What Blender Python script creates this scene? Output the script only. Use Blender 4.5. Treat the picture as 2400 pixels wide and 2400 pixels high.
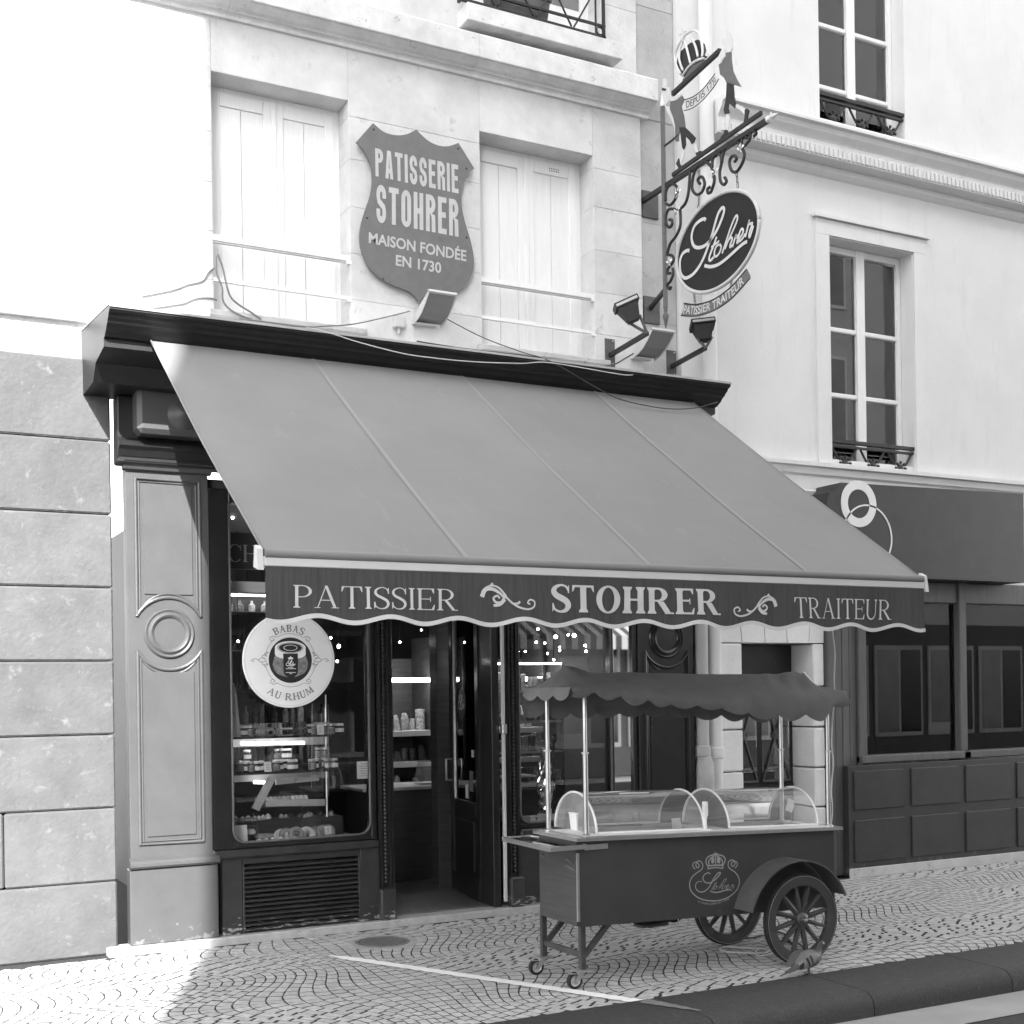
import bpy, bmesh, math, random
from mathutils import Vector, Matrix
from mathutils.geometry import tessellate_polygon
R = random.Random(7)
for o in list(bpy.data.objects): bpy.data.objects.remove(o)
SC = bpy.context.scene
COL = SC.collection
rad = math.radians
# ------------------------------------------------------------------ camera (level shift lens, slight roll), 2400 px measuring frame
F, RHO, H, CX, CY = 2950.0, .0145, 1.75, 0.0, -8.77
YAW = math.atan2(2950, 5610)
fx, fy = math.sin(YAW), math.cos(YAW)
cr, sr = math.cos(RHO), math.sin(RHO)
cam = bpy.data.cameras.new('camera'); camo = bpy.data.objects.new('camera', cam); COL.objects.link(camo)
cam.sensor_width = 36; cam.sensor_fit = 'HORIZONTAL'; cam.lens = 36 * F / 2400
cam.shift_y = 422 / 2400; cam.clip_start = .05; cam.clip_end = 400
right = Vector((fy, -fx, 0)); up = Vector((0, 0, 1)); fwd = Vector((fx, fy, 0))
Rv = right * cr - up * sr; Uv = up * cr + right * sr
M = Matrix((Rv, Uv, -fwd)).transposed().to_4x4(); M.translation = Vector((CX, CY, H))
camo.matrix_world = M
SC.camera = camo
# ------------------------------------------------------------------ world, sun, exposure
SUN_AZ = math.atan2(-.4, -1.0)          # horizontal direction towards the sun (x, y) = (-.4, -1)
SUN_EL = rad(33)
w = bpy.data.worlds.new('World'); SC.world = w; w.use_nodes = True
nt = w.node_tree; nt.nodes.clear()
sky = nt.nodes.new('ShaderNodeTexSky'); sky.sky_type = 'NISHITA'; sky.sun_disc = False
sky.sun_elevation = SUN_EL; sky.sun_rotation = math.atan2(-.4, -1.0)
bw = nt.nodes.new('ShaderNodeRGBToBW'); bg = nt.nodes.new('ShaderNodeBackground'); wo = nt.nodes.new('ShaderNodeOutputWorld')
bg.inputs['Strength'].default_value = .15
nt.links.new(sky.outputs[0], bw.inputs[0]); nt.links.new(bw.outputs[0], bg.inputs[0]); nt.links.new(bg.outputs[0], wo.inputs[0])
sl = bpy.data.lights.new('sun', 'SUN'); sl.energy = 2.2; sl.angle = rad(.53); sl.color = (1, 1, 1)
so = bpy.data.objects.new('sun', sl); COL.objects.link(so)
tos = Vector((-.4, -1, 0)).normalized() * math.cos(SUN_EL) + Vector((0, 0, math.sin(SUN_EL)))
so.rotation_euler = tos.to_track_quat('Z', 'Y').to_euler(); so.location = (-10, -30, 20)
SC.view_settings.view_transform = 'Standard'; SC.view_settings.look = 'None'
SC.view_settings.gamma = 1; SC.view_settings.use_curve_mapping = False
SC.view_settings.exposure = 3.0
# ------------------------------------------------------------------ pixel -> place helpers (distance always from a known plane)
def ray(p):
    dx, dy = p[0] - 1200, p[1] - 1622
    u = (dx * cr - dy * sr) / F; v = (dx * sr + dy * cr) / F
    return fx + fy * u, fy - fx * u, -v
def PY(p, y):
    a, b, d = ray(p); t = (y - CY) / b
    return Vector((CX + t * a, y, H + t * d))
def PZ(p, z):
    a, b, d = ray(p); t = (z - H) / d
    return Vector((CX + t * a, CY + t * b, z))
def PX(p, x):
    a, b, d = ray(p); t = (x - CX) / a
    return Vector((x, CY + t * b, H + t * d))
def crop(ox, oy, s): return lambda x, y: (ox + x / s, oy + y / s)
c1 = crop(400, 0, 2.415); c2 = crop(900, 0, 2.414); c3 = crop(1450, 0, 2.415); c4 = crop(400, 700, 2.76); c5 = crop(1400, 650, 2.415)
c6 = crop(400, 1350, 2.972); c7 = crop(850, 1350, 2.972); c8 = crop(1150, 1350, 2.972); c9 = crop(1400, 1400, 3.22)
g1 = crop(400, 1900, 3.22); g2 = crop(900, 1900, 3.22); g3 = crop(1400, 1900, 3.22)
s1 = crop(1500, 50, 4.83); s2 = crop(1480, 350, 4.2925); bal = crop(1050, 0, 4.83); b2c = crop(1780, 0, 6.036); b3 = crop(1860, 500, 2.542)
ll = crop(400, 880, 3.717); lw = crop(400, 560, 3.864); fl = crop(1380, 700, 5.367); upc = crop(940, 660, 5.367)
sh = crop(830, 280, 4.2933); lg = crop(1600, 1980, 9.66); di = crop(560, 1430, 8.05); wd = crop(520, 1650, 5.084); w2c = crop(1180, 1440, 3.7155); dr = crop(900, 1440, 2.683)
# ------------------------------------------------------------------ materials (black-and-white film: every tone is a grey)
MATS = {}
def mat(name, c, var=.12, scale=6, rough=.75, bump=0., bscale=60, metal=0., spec=.4, emit=0, streak=None, coat=0.):
    if name in MATS: return MATS[name]
    m = bpy.data.materials.new(name); m.use_nodes = True; MATS[name] = m
    n = m.node_tree.nodes; L = m.node_tree.links; b = n['Principled BSDF']
    b.inputs['Roughness'].default_value = rough; b.inputs['Metallic'].default_value = metal
    b.inputs['Specular IOR Level'].default_value = spec
    b.inputs['Coat Weight'].default_value = coat; b.inputs['Coat Roughness'].default_value = .12
    b.inputs['Base Color'].default_value = (c, c, c, 1)
    if emit:
        b.inputs['Emission Color'].default_value = (1, 1, 1, 1); b.inputs['Emission Strength'].default_value = emit
    if var or bump:
        tc = n.new('ShaderNodeNewGeometry'); 
        no = n.new('ShaderNodeTexNoise'); no.inputs['Scale'].default_value = scale; no.inputs['Detail'].default_value = 7; no.inputs['Roughness'].default_value = .62
        if streak:
            mp = n.new('ShaderNodeMapping'); mp.inputs['Scale'].default_value = streak
            L.new(tc.outputs['Position'], mp.inputs[0]); L.new(mp.outputs[0], no.inputs['Vector'])
        else: L.new(tc.outputs['Position'], no.inputs['Vector'])
        r = n.new('ShaderNodeValToRGB'); r.color_ramp.elements[0].position = .3; r.color_ramp.elements[1].position = .7
        lo, hi = c * (1 - var), c * (1 + var)
        r.color_ramp.elements[0].color = (lo, lo, lo, 1); r.color_ramp.elements[1].color = (hi, hi, hi, 1)
        L.new(no.outputs['Fac'], r.inputs[0])
        oi = n.new('ShaderNodeObjectInfo'); mr = n.new('ShaderNodeMapRange'); mr.inputs[3].default_value = 1 - var * .35; mr.inputs[4].default_value = 1 + var * .35
        mu = n.new('ShaderNodeMix'); mu.data_type = 'RGBA'; mu.blend_type = 'MULTIPLY'; mu.inputs[0].default_value = 1
        L.new(oi.outputs['Random'], mr.inputs[0]); L.new(r.outputs[0], mu.inputs[6]); L.new(mr.outputs[0], mu.inputs[7])
        L.new(mu.outputs[2], b.inputs['Base Color'])
        if bump:
            n2 = n.new('ShaderNodeTexNoise'); n2.inputs['Scale'].default_value = bscale; n2.inputs['Detail'].default_value = 5
            L.new(tc.outputs['Position'], n2.inputs['Vector'])
            bp = n.new('ShaderNodeBump'); bp.inputs['Strength'].default_value = bump; bp.inputs['Distance'].default_value = .01
            L.new(n2.outputs['Fac'], bp.inputs['Height']); L.new(bp.outputs[0], b.inputs['Normal'])
    return m
def worn(m, chip, scale=22, thr=.6, zlo=None, zhi=None, soft=.02, stretch=None):
    """chips / stains with a shape of their own over a finished material; optional height band (splash zone)"""
    n = m.node_tree.nodes; L = m.node_tree.links; b = n['Principled BSDF']
    geo = n.new('ShaderNodeNewGeometry'); no = n.new('ShaderNodeTexNoise'); no.inputs['Scale'].default_value = scale; no.inputs['Detail'].default_value = 6; no.inputs['Roughness'].default_value = .7
    if stretch:
        mp = n.new('ShaderNodeMapping'); mp.inputs['Scale'].default_value = stretch; L.new(geo.outputs['Position'], mp.inputs[0]); L.new(mp.outputs[0], no.inputs['Vector'])
    else: L.new(geo.outputs['Position'], no.inputs['Vector'])
    v = no.outputs['Fac']
    if zlo is not None:
        sp = n.new('ShaderNodeSeparateXYZ'); L.new(geo.outputs['Position'], sp.inputs[0])
        mz = n.new('ShaderNodeMapRange'); mz.inputs[1].default_value = zlo; mz.inputs[2].default_value = zhi; mz.inputs[3].default_value = .16; mz.inputs[4].default_value = -.3
        ad = n.new('ShaderNodeMath'); ad.operation = 'ADD'; L.new(sp.outputs[2], mz.inputs[0]); L.new(v, ad.inputs[0]); L.new(mz.outputs[0], ad.inputs[1]); v = ad.outputs[0]
    th = n.new('ShaderNodeMapRange'); th.inputs[1].default_value = thr; th.inputs[2].default_value = thr + soft; L.new(v, th.inputs[0])
    mx = n.new('ShaderNodeMix'); mx.data_type = 'RGBA'; L.new(th.outputs[0], mx.inputs[0])
    src = b.inputs['Base Color']
    if src.links: L.new(src.links[0].from_socket, mx.inputs[6])
    else: mx.inputs[6].default_value = src.default_value
    mx.inputs[7].default_value = (chip, chip, chip, 1)
    for l in list(src.links): L.remove(l)
    L.new(mx.outputs[2], src); return m
def glassmat(name, tint=.95, refl=1.0, rough=0.0, haze=0.):
    m = bpy.data.materials.new(name); m.use_nodes = True; MATS[name] = m
    n = m.node_tree.nodes; L = m.node_tree.links; n.clear()
    out = n.new('ShaderNodeOutputMaterial'); tr = n.new('ShaderNodeBsdfTransparent'); gl = n.new('ShaderNodeBsdfGlossy'); mx = n.new('ShaderNodeMixShader')
    fr = n.new('ShaderNodeFresnel'); fr.inputs['IOR'].default_value = 1.5
    mul = n.new('ShaderNodeMath'); mul.operation = 'MULTIPLY'; mul.inputs[1].default_value = refl; mul.use_clamp = True
    tr.inputs[0].default_value = (tint, tint, tint, 1); gl.inputs['Roughness'].default_value = rough; gl.inputs[0].default_value = (1, 1, 1, 1)
    L.new(fr.outputs[0], mul.inputs[0]); L.new(mul.outputs[0], mx.inputs[0]); L.new(tr.outputs[0], mx.inputs[1]); L.new(gl.outputs[0], mx.inputs[2])
    last = mx
    if haze:
        df = n.new('ShaderNodeBsdfDiffuse'); df.inputs[0].default_value = (.8, .8, .8, 1); m2 = n.new('ShaderNodeMixShader'); m2.inputs[0].default_value = haze
        L.new(mx.outputs[0], m2.inputs[1]); L.new(df.outputs[0], m2.inputs[2]); last = m2
    L.new(last.outputs[0], out.inputs[0]); return m
# ------------------------------------------------------------------ object helpers
def tag(o, label=None, cat=None, group=None, kind=None):
    if label: o['label'] = label
    if cat: o['category'] = cat
    if group: o['group'] = group
    if kind: o['kind'] = kind
    return o
def thing(name, label, cat, loc=(0, 0, 0), group=None):
    o = bpy.data.objects.new(name, None); COL.objects.link(o); o.location = loc; o.empty_display_size = .1
    return tag(o, label, cat, group)
def wloc(o):
    v = Vector((0, 0, 0))
    while o: v = v + Vector(o.location); o = o.parent
    return v
def copy_tree(o, parent=None):
    kids = list(o.children); c = o.copy(); COL.objects.link(c); c.parent = parent
    for k in kids: copy_tree(k, c)
    return c
class MB:
    def __init__(s): s.v = []; s.f = []; s.m = []; s.cur = 0
    def add(s, vs, fs):
        b = len(s.v); s.v += [Vector(p) for p in vs]
        for f in fs: s.f.append([i + b for i in f]); s.m.append(s.cur)
    def box(s, x0, y0, z0, x1, y1, z1, ch=0.):
        x0, x1 = min(x0, x1), max(x0, x1); y0, y1 = min(y0, y1), max(y0, y1); z0, z1 = min(z0, z1), max(z0, z1)
        if not ch:
            s.add([(x, y, z) for z in (z0, z1) for y in (y0, y1) for x in (x0, x1)], [(0, 2, 3, 1), (4, 5, 7, 6), (0, 1, 5, 4), (2, 6, 7, 3), (0, 4, 6, 2), (1, 3, 7, 5)])
        else:
            ch = min(ch, (x1 - x0) * .45, (y1 - y0) * .45, (z1 - z0) * .45)
            a = []
            for sx in (0, 1):
                for sy in (0, 1):
                    for sz in (0, 1):
                        X, Yy, Zz = (x0, x1)[sx], (y0, y1)[sy], (z0, z1)[sz]; ix, iy, iz = (ch, -ch)[sx], (ch, -ch)[sy], (ch, -ch)[sz]
                        a += [(X, Yy + iy, Zz + iz), (X + ix, Yy, Zz + iz), (X + ix, Yy + iy, Zz)]
            s.hull(a)
        return s
    def hull(s, pts):
        bm = bmesh.new()
        for p in pts: bm.verts.new(p)
        bmesh.ops.convex_hull(bm, input=bm.verts); bmesh.ops.dissolve_limit(bm, angle_limit=.01, verts=bm.verts, edges=bm.edges)
        bm.verts.index_update(); s.add([v.co.copy() for v in bm.verts], [[v.index for v in f.verts] for f in bm.faces]); bm.free(); return s
    def obox(s, c, ax, ay, az, hx, hy, hz):
        c = Vector(c); vs = [c + ax * (hx * i) + ay * (hy * j) + az * (hz * k) for k in (-1, 1) for j in (-1, 1) for i in (-1, 1)]
        s.add(vs, [(0, 2, 3, 1), (4, 5, 7, 6), (0, 1, 5, 4), (2, 6, 7, 3), (0, 4, 6, 2), (1, 3, 7, 5)]); return s
    def bar(s, a, b, w, h=None, upv=(0, 0, 1)):
        a, b = Vector(a), Vector(b); d = (b - a); l = d.length; d.normalize(); h = h or w
        sd = d.cross(Vector(upv)); 
        if sd.length < 1e-4: sd = d.cross(Vector((1, 0, 0)))
        sd.normalize(); u2 = sd.cross(d).normalized()
        return s.obox((a + b) / 2, d, sd, u2, l / 2, w / 2, h / 2)
    def tube(s, pts, r, n=8, cap=True):
        pts = [Vector(p) for p in pts]; N = len(pts); rs = r if isinstance(r, (list, tuple)) else [r] * N
        nrm = None; rings = []
        for i in range(N):
            d = (pts[min(i + 1, N - 1)] - pts[max(i - 1, 0)])
            if d.length < 1e-9: d = Vector((0, 0, 1))
            d.normalize()
            if nrm is None:
                nrm = d.cross(Vector((0, 0, 1)) if abs(d.z) < .9 else Vector((1, 0, 0))).normalized()
            else:
                nrm = (nrm - d * nrm.dot(d));
                nrm = nrm.normalized() if nrm.length > 1e-6 else d.orthogonal().normalized()
            bn = d.cross(nrm)
            rings.append([pts[i] + (nrm * math.cos(2 * math.pi * k / n) + bn * math.sin(2 * math.pi * k / n)) * rs[i] for k in range(n)])
        vs = [v for rg in rings for v in rg]; fs = []
        for i in range(N - 1):
            for k in range(n): fs.append((i * n + k, i * n + (k + 1) % n, (i + 1) * n + (k + 1) % n, (i + 1) * n + k))
        if cap: fs += [list(range(n))[::-1], [(N - 1) * n + k for k in range(n)]]
        s.add(vs, fs); return s
    def lathe(s, prof, c, axis='z', n=24, a0=0, a1=2 * math.pi):
        c = Vector(c); full = abs(a1 - a0 - 2 * math.pi) < 1e-6; m = n if full else n + 1; vs = []
        for r, h in prof:
            for k in range(m):
                t = a0 + (a1 - a0) * k / n; a, b = r * math.cos(t), r * math.sin(t)
                vs.append(c + (Vector((a, b, h)) if axis == 'z' else Vector((a, h, b)) if axis == 'y' else Vector((h, a, b))))
        fs = []
        for i in range(len(prof) - 1):
            for k in range(n): fs.append((i * m + k, i * m + (k + 1) % m, (i + 1) * m + (k + 1) % m, (i + 1) * m + k))
        s.add(vs, fs); return s
    def prism(s, pts, d):
        """closed 3-D planar outline extruded by vector d"""
        pts = [Vector(p) for p in pts]; d = Vector(d); n = len(pts)
        tr = tessellate_polygon([pts]); fr = [tuple(t) for t in tr]
        s.add(pts + [p + d for p in pts], fr + [tuple(i + n for i in t[::-1]) for t in fr] + [(i, (i + 1) % n, n + (i + 1) % n, n + i) for i in range(n)]); return s
    def profile(s, prof, x0, x1):
        """closed (y,z) outline swept along x"""
        return s.prism([(x0, y, z) for y, z in prof], (x1 - x0, 0, 0))
    def strip(s, pts, wd_, nrm):
        """flat ribbon along a 3-D polyline lying in the plane with normal nrm; width may vary"""
        pts = [Vector(p) for p in pts]; N = len(pts); ws = wd_ if isinstance(wd_, (list, tuple)) else [wd_] * N; nrm = Vector(nrm); vs = []
        for i in range(N):
            d = pts[min(i + 1, N - 1)] - pts[max(i - 1, 0)]; sd = d.cross(nrm)
            sd = sd.normalized() if sd.length > 1e-9 else Vector((0, 0, 1)); vs += [pts[i] + sd * ws[i] / 2, pts[i] - sd * ws[i] / 2]
        s.add(vs, [(2 * i, 2 * i + 1, 2 * i + 3, 2 * i + 2) for i in range(N - 1)]); return s
    def grid(s, fn, nu, nv):
        vs = [fn(i / nu, j / nv) for j in range(nv + 1) for i in range(nu + 1)]
        s.add(vs, [(j * (nu + 1) + i, j * (nu + 1) + i + 1, (j + 1) * (nu + 1) + i + 1, (j + 1) * (nu + 1) + i) for j in range(nv) for i in range(nu)]); return s
    def build(s, name, m, parent=None, smooth=False, label=None):
        o0 = wloc(parent) if parent else Vector((0, 0, 0))
        me = bpy.data.meshes.new(name); me.from_pydata([v - o0 for v in s.v], [], s.f)
        ms = m if isinstance(m, (list, tuple)) else [m]
        for x in ms: me.materials.append(x)
        if len(ms) > 1: me.polygons.foreach_set('material_index', s.m)
        bm = bmesh.new(); bm.from_mesh(me); bmesh.ops.recalc_face_normals(bm, faces=bm.faces); bm.to_mesh(me); bm.free()
        if smooth:
            me.polygons.foreach_set('use_smooth', [True] * len(me.polygons))
            if smooth != True: me.set_sharp_from_angle(angle=rad(smooth))
        me.update(); o = bpy.data.objects.new(name, me); COL.objects.link(o)
        if parent: o.parent = parent
        if label: o['label'] = label
        return o
def part(name, m, parent, fn, smooth=False, label=None):
    b = MB(); fn(b); return b.build(name, m, parent, smooth, label)
def bx(name, m, parent, *a, ch=.004, label=None):
    return MB().box(*a, ch=ch).build(name, m, parent, False, label)
def solo(o, label, cat, group=None): return tag(o, label, cat, group)
def cat(pts, n=8, closed=False):
    """Catmull-Rom through points (any dimension)"""
    P = [Vector(p) for p in pts]; out = []; N = len(P)
    for i in range(N if closed else N - 1):
        if closed: p0, p1, p2, p3 = P[i - 1], P[i], P[(i + 1) % N], P[(i + 2) % N]
        else: p0, p1, p2, p3 = P[max(i - 1, 0)], P[i], P[i + 1], P[min(i + 2, N - 1)]
        for k in range(n):
            t = k / n; out.append(.5 * ((2 * p1) + (p2 - p0) * t + (2 * p0 - 5 * p1 + 4 * p2 - p3) * t * t + (3 * p1 - p0 - 3 * p2 + p3) * t ** 3))
    if not closed: out.append(P[-1])
    return out
# ------------------------------------------------------------------ lettering: own serif glyphs + the built-in sans
def ell(cx, cy, rx, ry, a0, a1, n=24): return [(cx + rx * math.cos(rad(a0 + (a1 - a0) * i / n)), cy + ry * math.sin(rad(a0 + (a1 - a0) * i / n))) for i in range(n + 1)]
def vstroke(pts, ws):
    q = []; N = len(pts); L = []
    for i in range(N):
        a, b = pts[max(i - 1, 0)], pts[min(i + 1, N - 1)]; dx, dy = b[0] - a[0], b[1] - a[1]; l = math.hypot(dx, dy) or 1
        nx, ny = -dy / l, dx / l; w_ = ws[i] / 2; L.append(((pts[i][0] + nx * w_, pts[i][1] + ny * w_), (pts[i][0] - nx * w_, pts[i][1] - ny * w_)))
    for i in range(N - 1): q.append([L[i][0], L[i][1], L[i + 1][1], L[i + 1][0]])
    return q
def rect(x0, y0, x1, y1): return [(x0, y0), (x1, y0), (x1, y1), (x0, y1)]
def serifH(x0, x1, y, d, s, n):
    """foot (d=1) or head (d=-1) serif under a stem x0..x1"""
    return [[(x0 - s, y), (x1 + s, y), (x1 + s, y + d * n * .6), (x1, y + d * n * 1.9), (x0, y + d * n * 1.9), (x0 - s, y + d * n * .6)]]
def bowl(x, yc, ry, rx, t, n):
    o = ell(x, yc, rx, ry, 90, -90); i = ell(x, yc, rx - t, ry - n, 90, -90); return [[o[k], i[k], i[k + 1], o[k + 1]] for k in range(len(o) - 1)]
def glyph(ch, t, n, s):
    g = []; st = lambda x: [rect(x, 0, x + t, 1)] + serifH(x, x + t, 0, 1, s, n) + serifH(x, x + t, 1, -1, s, n)
    if ch == 'I': return st(s), t + 2 * s
    if ch == 'H':
        w_ = .78; return st(s) + st(w_ - t - s) + [rect(s + t, .48, w_ - t - s, .48 + n)], w_
    if ch == 'T':
        w_ = .70 + t * .3; c = w_ / 2; g = [rect(c - t / 2, 0, c + t / 2, 1 - n)] + serifH(c - t / 2, c + t / 2, 0, 1, s, n) + [rect(0.02, 1 - n, w_ - .02, 1)]
        g += [[(0, .76), (.03, .76), (.10, 1 - n), (.015, 1)], [(w_, .76), (w_ - .03, .76), (w_ - .10, 1 - n), (w_ - .015, 1)]]; return g, w_
    if ch == 'E':
        w_ = .62 + t * .2; g = st(s) + [rect(s + t, 1 - n, w_, 1), rect(s + t, 0, w_, n), rect(s + t, .49, w_ - .12, .49 + n)]
        g += [[(w_, .78), (w_ - .03, .78), (w_ - .10, 1 - n), (w_, 1)], [(w_ + .03, .25), (w_, .25), (w_ - .09, n), (w_, 0)], rect(w_ - .15, .39, w_ - .12, .62)]; return g, w_ + .03
    if ch == 'L':
        w_ = .58; return st(s) + [rect(s + t, 0, w_, n), [(w_ + .03, .25), (w_, .25), (w_ - .09, n), (w_, 0)]], w_ + .03
    if ch in 'PR':
        x = s + t; rx = .30 + t * .3; g = st(s) + [rect(x, 1 - n, x + .12, 1), rect(x, .46, x + .12, .46 + n)] + bowl(x + .12, .73, .27, rx, t, n)
        if ch == 'R':
            g += [[(x + .10, .47), (x + .10 + t * 1.15, .47), (x + .42 + t * 1.0, 0.0), (x + .40, 0.0)], rect(x + .38, 0, x + .52 + t * .9, n * .8)]; return g, x + .52 + t * .8
        return g, x + .12 + rx
    if ch == 'B':
        x = s + t; rx = .26 + t * .3; g = st(s) + [rect(x, 1 - n, x + .12, 1), rect(x, .50, x + .12, .50 + n), rect(x, 0, x + .12, n)]
        return g + bowl(x + .12, .765, .235, rx - .03, t, n) + bowl(x + .12, .27, .27, rx, t, n), x + .12 + rx
    if ch == 'A':
        w_ = .80 + t * .4; ap = w_ * .48; g = [[(.08, 0), (.08 + n * 1.1, 0), (ap + n * .3, 1), (ap - n * .5, 1)], [(w_ - .08 - t, 0), (w_ - .08, 0), (ap + t * .45, 1.0), (ap - t * .5, 1.0)]]
        g += [rect(.22, .33, w_ - .24 - t * .5, .33 + n)] + [rect(0, 0, .2, n * .8), rect(w_ - .16 - t, 0, w_, n * .8)]; return g, w_
    if ch == 'O':
        rx = .40 + t * .15; o = ell(rx, .5, rx, .52, 0, 360, 40); i = ell(rx, .5, rx - t, .52 - n, 0, 360, 40); return [[o[k], i[k], i[k + 1], o[k + 1]] for k in range(40)], 2 * rx
    if ch == 'C':
        rx = .40 + t * .1; o = ell(rx, .5, rx, .52, 42, 318, 36); i = ell(rx + .02, .5, rx - t, .52 - n, 42, 318, 36)
        return [[o[k], i[k], i[k + 1], o[k + 1]] for k in range(36)] + [[(rx * 1.72, .66), (rx * 1.78, .66), (rx * 1.78, 1.0), (rx * 1.70, .93)]], rx * 1.8
    if ch == 'S':
        w_ = .50 + t * .45; q = cat([(w_ * .93, .80), (w_ * .80, .93), (w_ * .52, .985), (w_ * .20, .90), (w_ * .10, .74), (w_ * .26, .60), (w_ * .55, .50), (w_ * .82, .38), (w_ * .90, .22), (w_ * .74, .06), (w_ * .42, .015), (w_ * .14, .10), (w_ * .05, .24)], 5)
        q = [(p.x, p.y) for p in [Vector(a) for a in q]]; N = len(q); ws = [n + (t * 1.05 - n) * max(0, math.sin(math.pi * min(1, max(0, (i / (N - 1) - .18) / .64)))) ** .8 for i in range(N)]
        g = vstroke(q, ws) + [[(w_ * .90, .70), (w_ * .97, .70), (w_ * .97, 1.0), (w_ * .88, .9)], [(0, 0), (w_ * .09, .10), (w_ * .08, .32), (0, .32)]]; return g, w_
    if ch == 'U':
        w_ = .74; q = [(s + t * .5, .98), (s + t * .5, .35)] + ell(w_ / 2 - .01, .34, w_ / 2 - s - t * .5, .32, 180, 360, 16)[1:] + [(w_ - s - n * .5 - .02, .98)]
        ws = [t, t] + [t + (n - t) * i / 16 for i in range(1, 17)] + [n]; return vstroke(q, ws) + serifH(s, s + t, 1, -1, s, n) + serifH(w_ - s - n - .02, w_ - s - .02, 1, -1, s, n), w_
    if ch == 'M':
        w_ = .92; return [rect(s, 0, s + n, 1), rect(w_ - s - t, 0, w_ - s, 1), [(s, 1), (s + t, 1), (w_ / 2 + t * .3, .05), (w_ / 2 - t * .4, .05)], [(w_ - s - t * .5, 1), (w_ - s, 1), (w_ / 2 + n * .6, .05), (w_ / 2 - n * .6, .05)]] + serifH(s, s + n, 0, 1, s, n) + serifH(w_ - s - t, w_ - s, 0, 1, s, n), w_
    return [], .35
def serif_text(txt, t=.10, n=.035, s=.06, gap=.10):
    V = []; Fc = []; x = 0; k = 0
    for ch in txt:
        g, a = glyph(ch, t, n, s)
        for q in g:
            b = len(V); V += [(x + px, py, k) for px, py in q]; Fc.append(list(range(b, b + len(q)))); k += 1
        x += a + gap
    xs = [v[0] for v in V]; x0, x1 = min(xs), max(xs)
    return [((v[0] - x0) / (x1 - x0), v[1], v[2] % 7) for v in V], Fc
def sans_text(txt, bold=0., res=3):
    cu = bpy.data.curves.new('t', 'FONT'); cu.body = txt; cu.size = 1; cu.offset = bold; cu.resolution_u = res
    o = bpy.data.objects.new('t', cu); COL.objects.link(o); dg = bpy.context.evaluated_depsgraph_get(); me = o.evaluated_get(dg).to_mesh()
    V = [v.co.copy() for v in me.vertices]; Fc = [list(p.vertices) for p in me.polygons]; o.evaluated_get(dg).to_mesh_clear()
    bpy.data.objects.remove(o); bpy.data.curves.remove(cu)
    x0, x1 = min(v.x for v in V), max(v.x for v in V); z0, z1 = 0, max(v.y for v in V)
    return [((v.x - x0) / (x1 - x0), (v.y - z0) / (z1 - z0), 0) for v in V], Fc
def block_text(txt, w, t, gap=.13):
    '''heavy condensed grotesque capitals'''
    V = []; Fc = []; x = 0; k = 0; hb = t * .78
    for ch in txt:
        a = w; r = w / 2 - t / 2
        if ch == 'I': g = [rect(0, 0, t, 1)]; a = t
        elif ch == 'T': g = [rect(w / 2 - t / 2, 0, w / 2 + t / 2, 1 - hb), rect(0, 1 - hb, w, 1)]
        elif ch == 'E': g = [rect(0, 0, t, 1), rect(t, 1 - hb, w * .9, 1), rect(t, 0, w * .9, hb), rect(t, .52 - hb / 2, w * .82, .52 + hb / 2)]; a = w * .9
        elif ch == 'H': g = [rect(0, 0, t, 1), rect(w - t, 0, w, 1), rect(t, .5 - hb / 2, w - t, .5 + hb / 2)]
        elif ch == 'A': g = [[(0, 0), (t, 0), (w / 2 + .02, 1), (w / 2 - t * .62, 1)], [(w - t, 0), (w, 0), (w / 2 + t * .62, 1), (w / 2 - .02, 1)], rect(w * .25, .2, w * .75, .2 + hb)]
        elif ch == 'O':
            o = ell(w / 2, 1 - w / 2, w / 2, w / 2, 0, 180, 12) + ell(w / 2, w / 2, w / 2, w / 2, 180, 360, 12); i = ell(w / 2, 1 - w / 2, w / 2 - t, w / 2 - hb, 0, 180, 12) + ell(w / 2, w / 2, w / 2 - t, w / 2 - hb, 180, 360, 12)
            g = [[o[q], i[q], i[(q + 1) % 26], o[(q + 1) % 26]] for q in range(26)]
        elif ch in 'PR':
            o = [(t, 1), (w * .5, 1)] + ell(w * .5, .75, w * .5, .25, 90, -90, 12) + [(t, .5)]; i = [(t, 1 - hb), (w * .5, 1 - hb)] + ell(w * .5, .75, w * .5 - t, .25 - hb, 90, -90, 12) + [(t, .5 + hb)]
            g = [rect(0, 0, t, 1)] + [[o[q], i[q], i[q + 1], o[q + 1]] for q in range(len(o) - 1)]
            if ch == 'R': g += [[(w * .42, .52), (w - .02, .46), (w - .01, .30), (w, 0), (w - t, 0), (w - t - .01, .40), (w * .42, .5)]]
        elif ch == 'S':
            q = [(w - t / 2, .66), (w - t / 2, 1 - w / 2)] + ell(w / 2, 1 - w / 2, r, w / 2 - hb / 2, 0, 180, 10)[1:] + [(t / 2, .70), (w * .26, .57), (w * .74, .42), (w - t / 2, .29)] + ell(w / 2, w / 2, r, w / 2 - hb / 2, 0, -180, 10)[0:] + [(t / 2, .36)]
            g = vstroke(q, [t * .93] * len(q))
        else: g = []
        for p in g:
            b = len(V); V += [(x + c[0], c[1], k) for c in p]; Fc.append(list(range(b, b + len(p)))); k += 1
        x += a + gap
    x1 = max(v[0] for v in V)
    return [(v[0] / x1, v[1], v[2] % 7) for v in V], Fc
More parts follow.
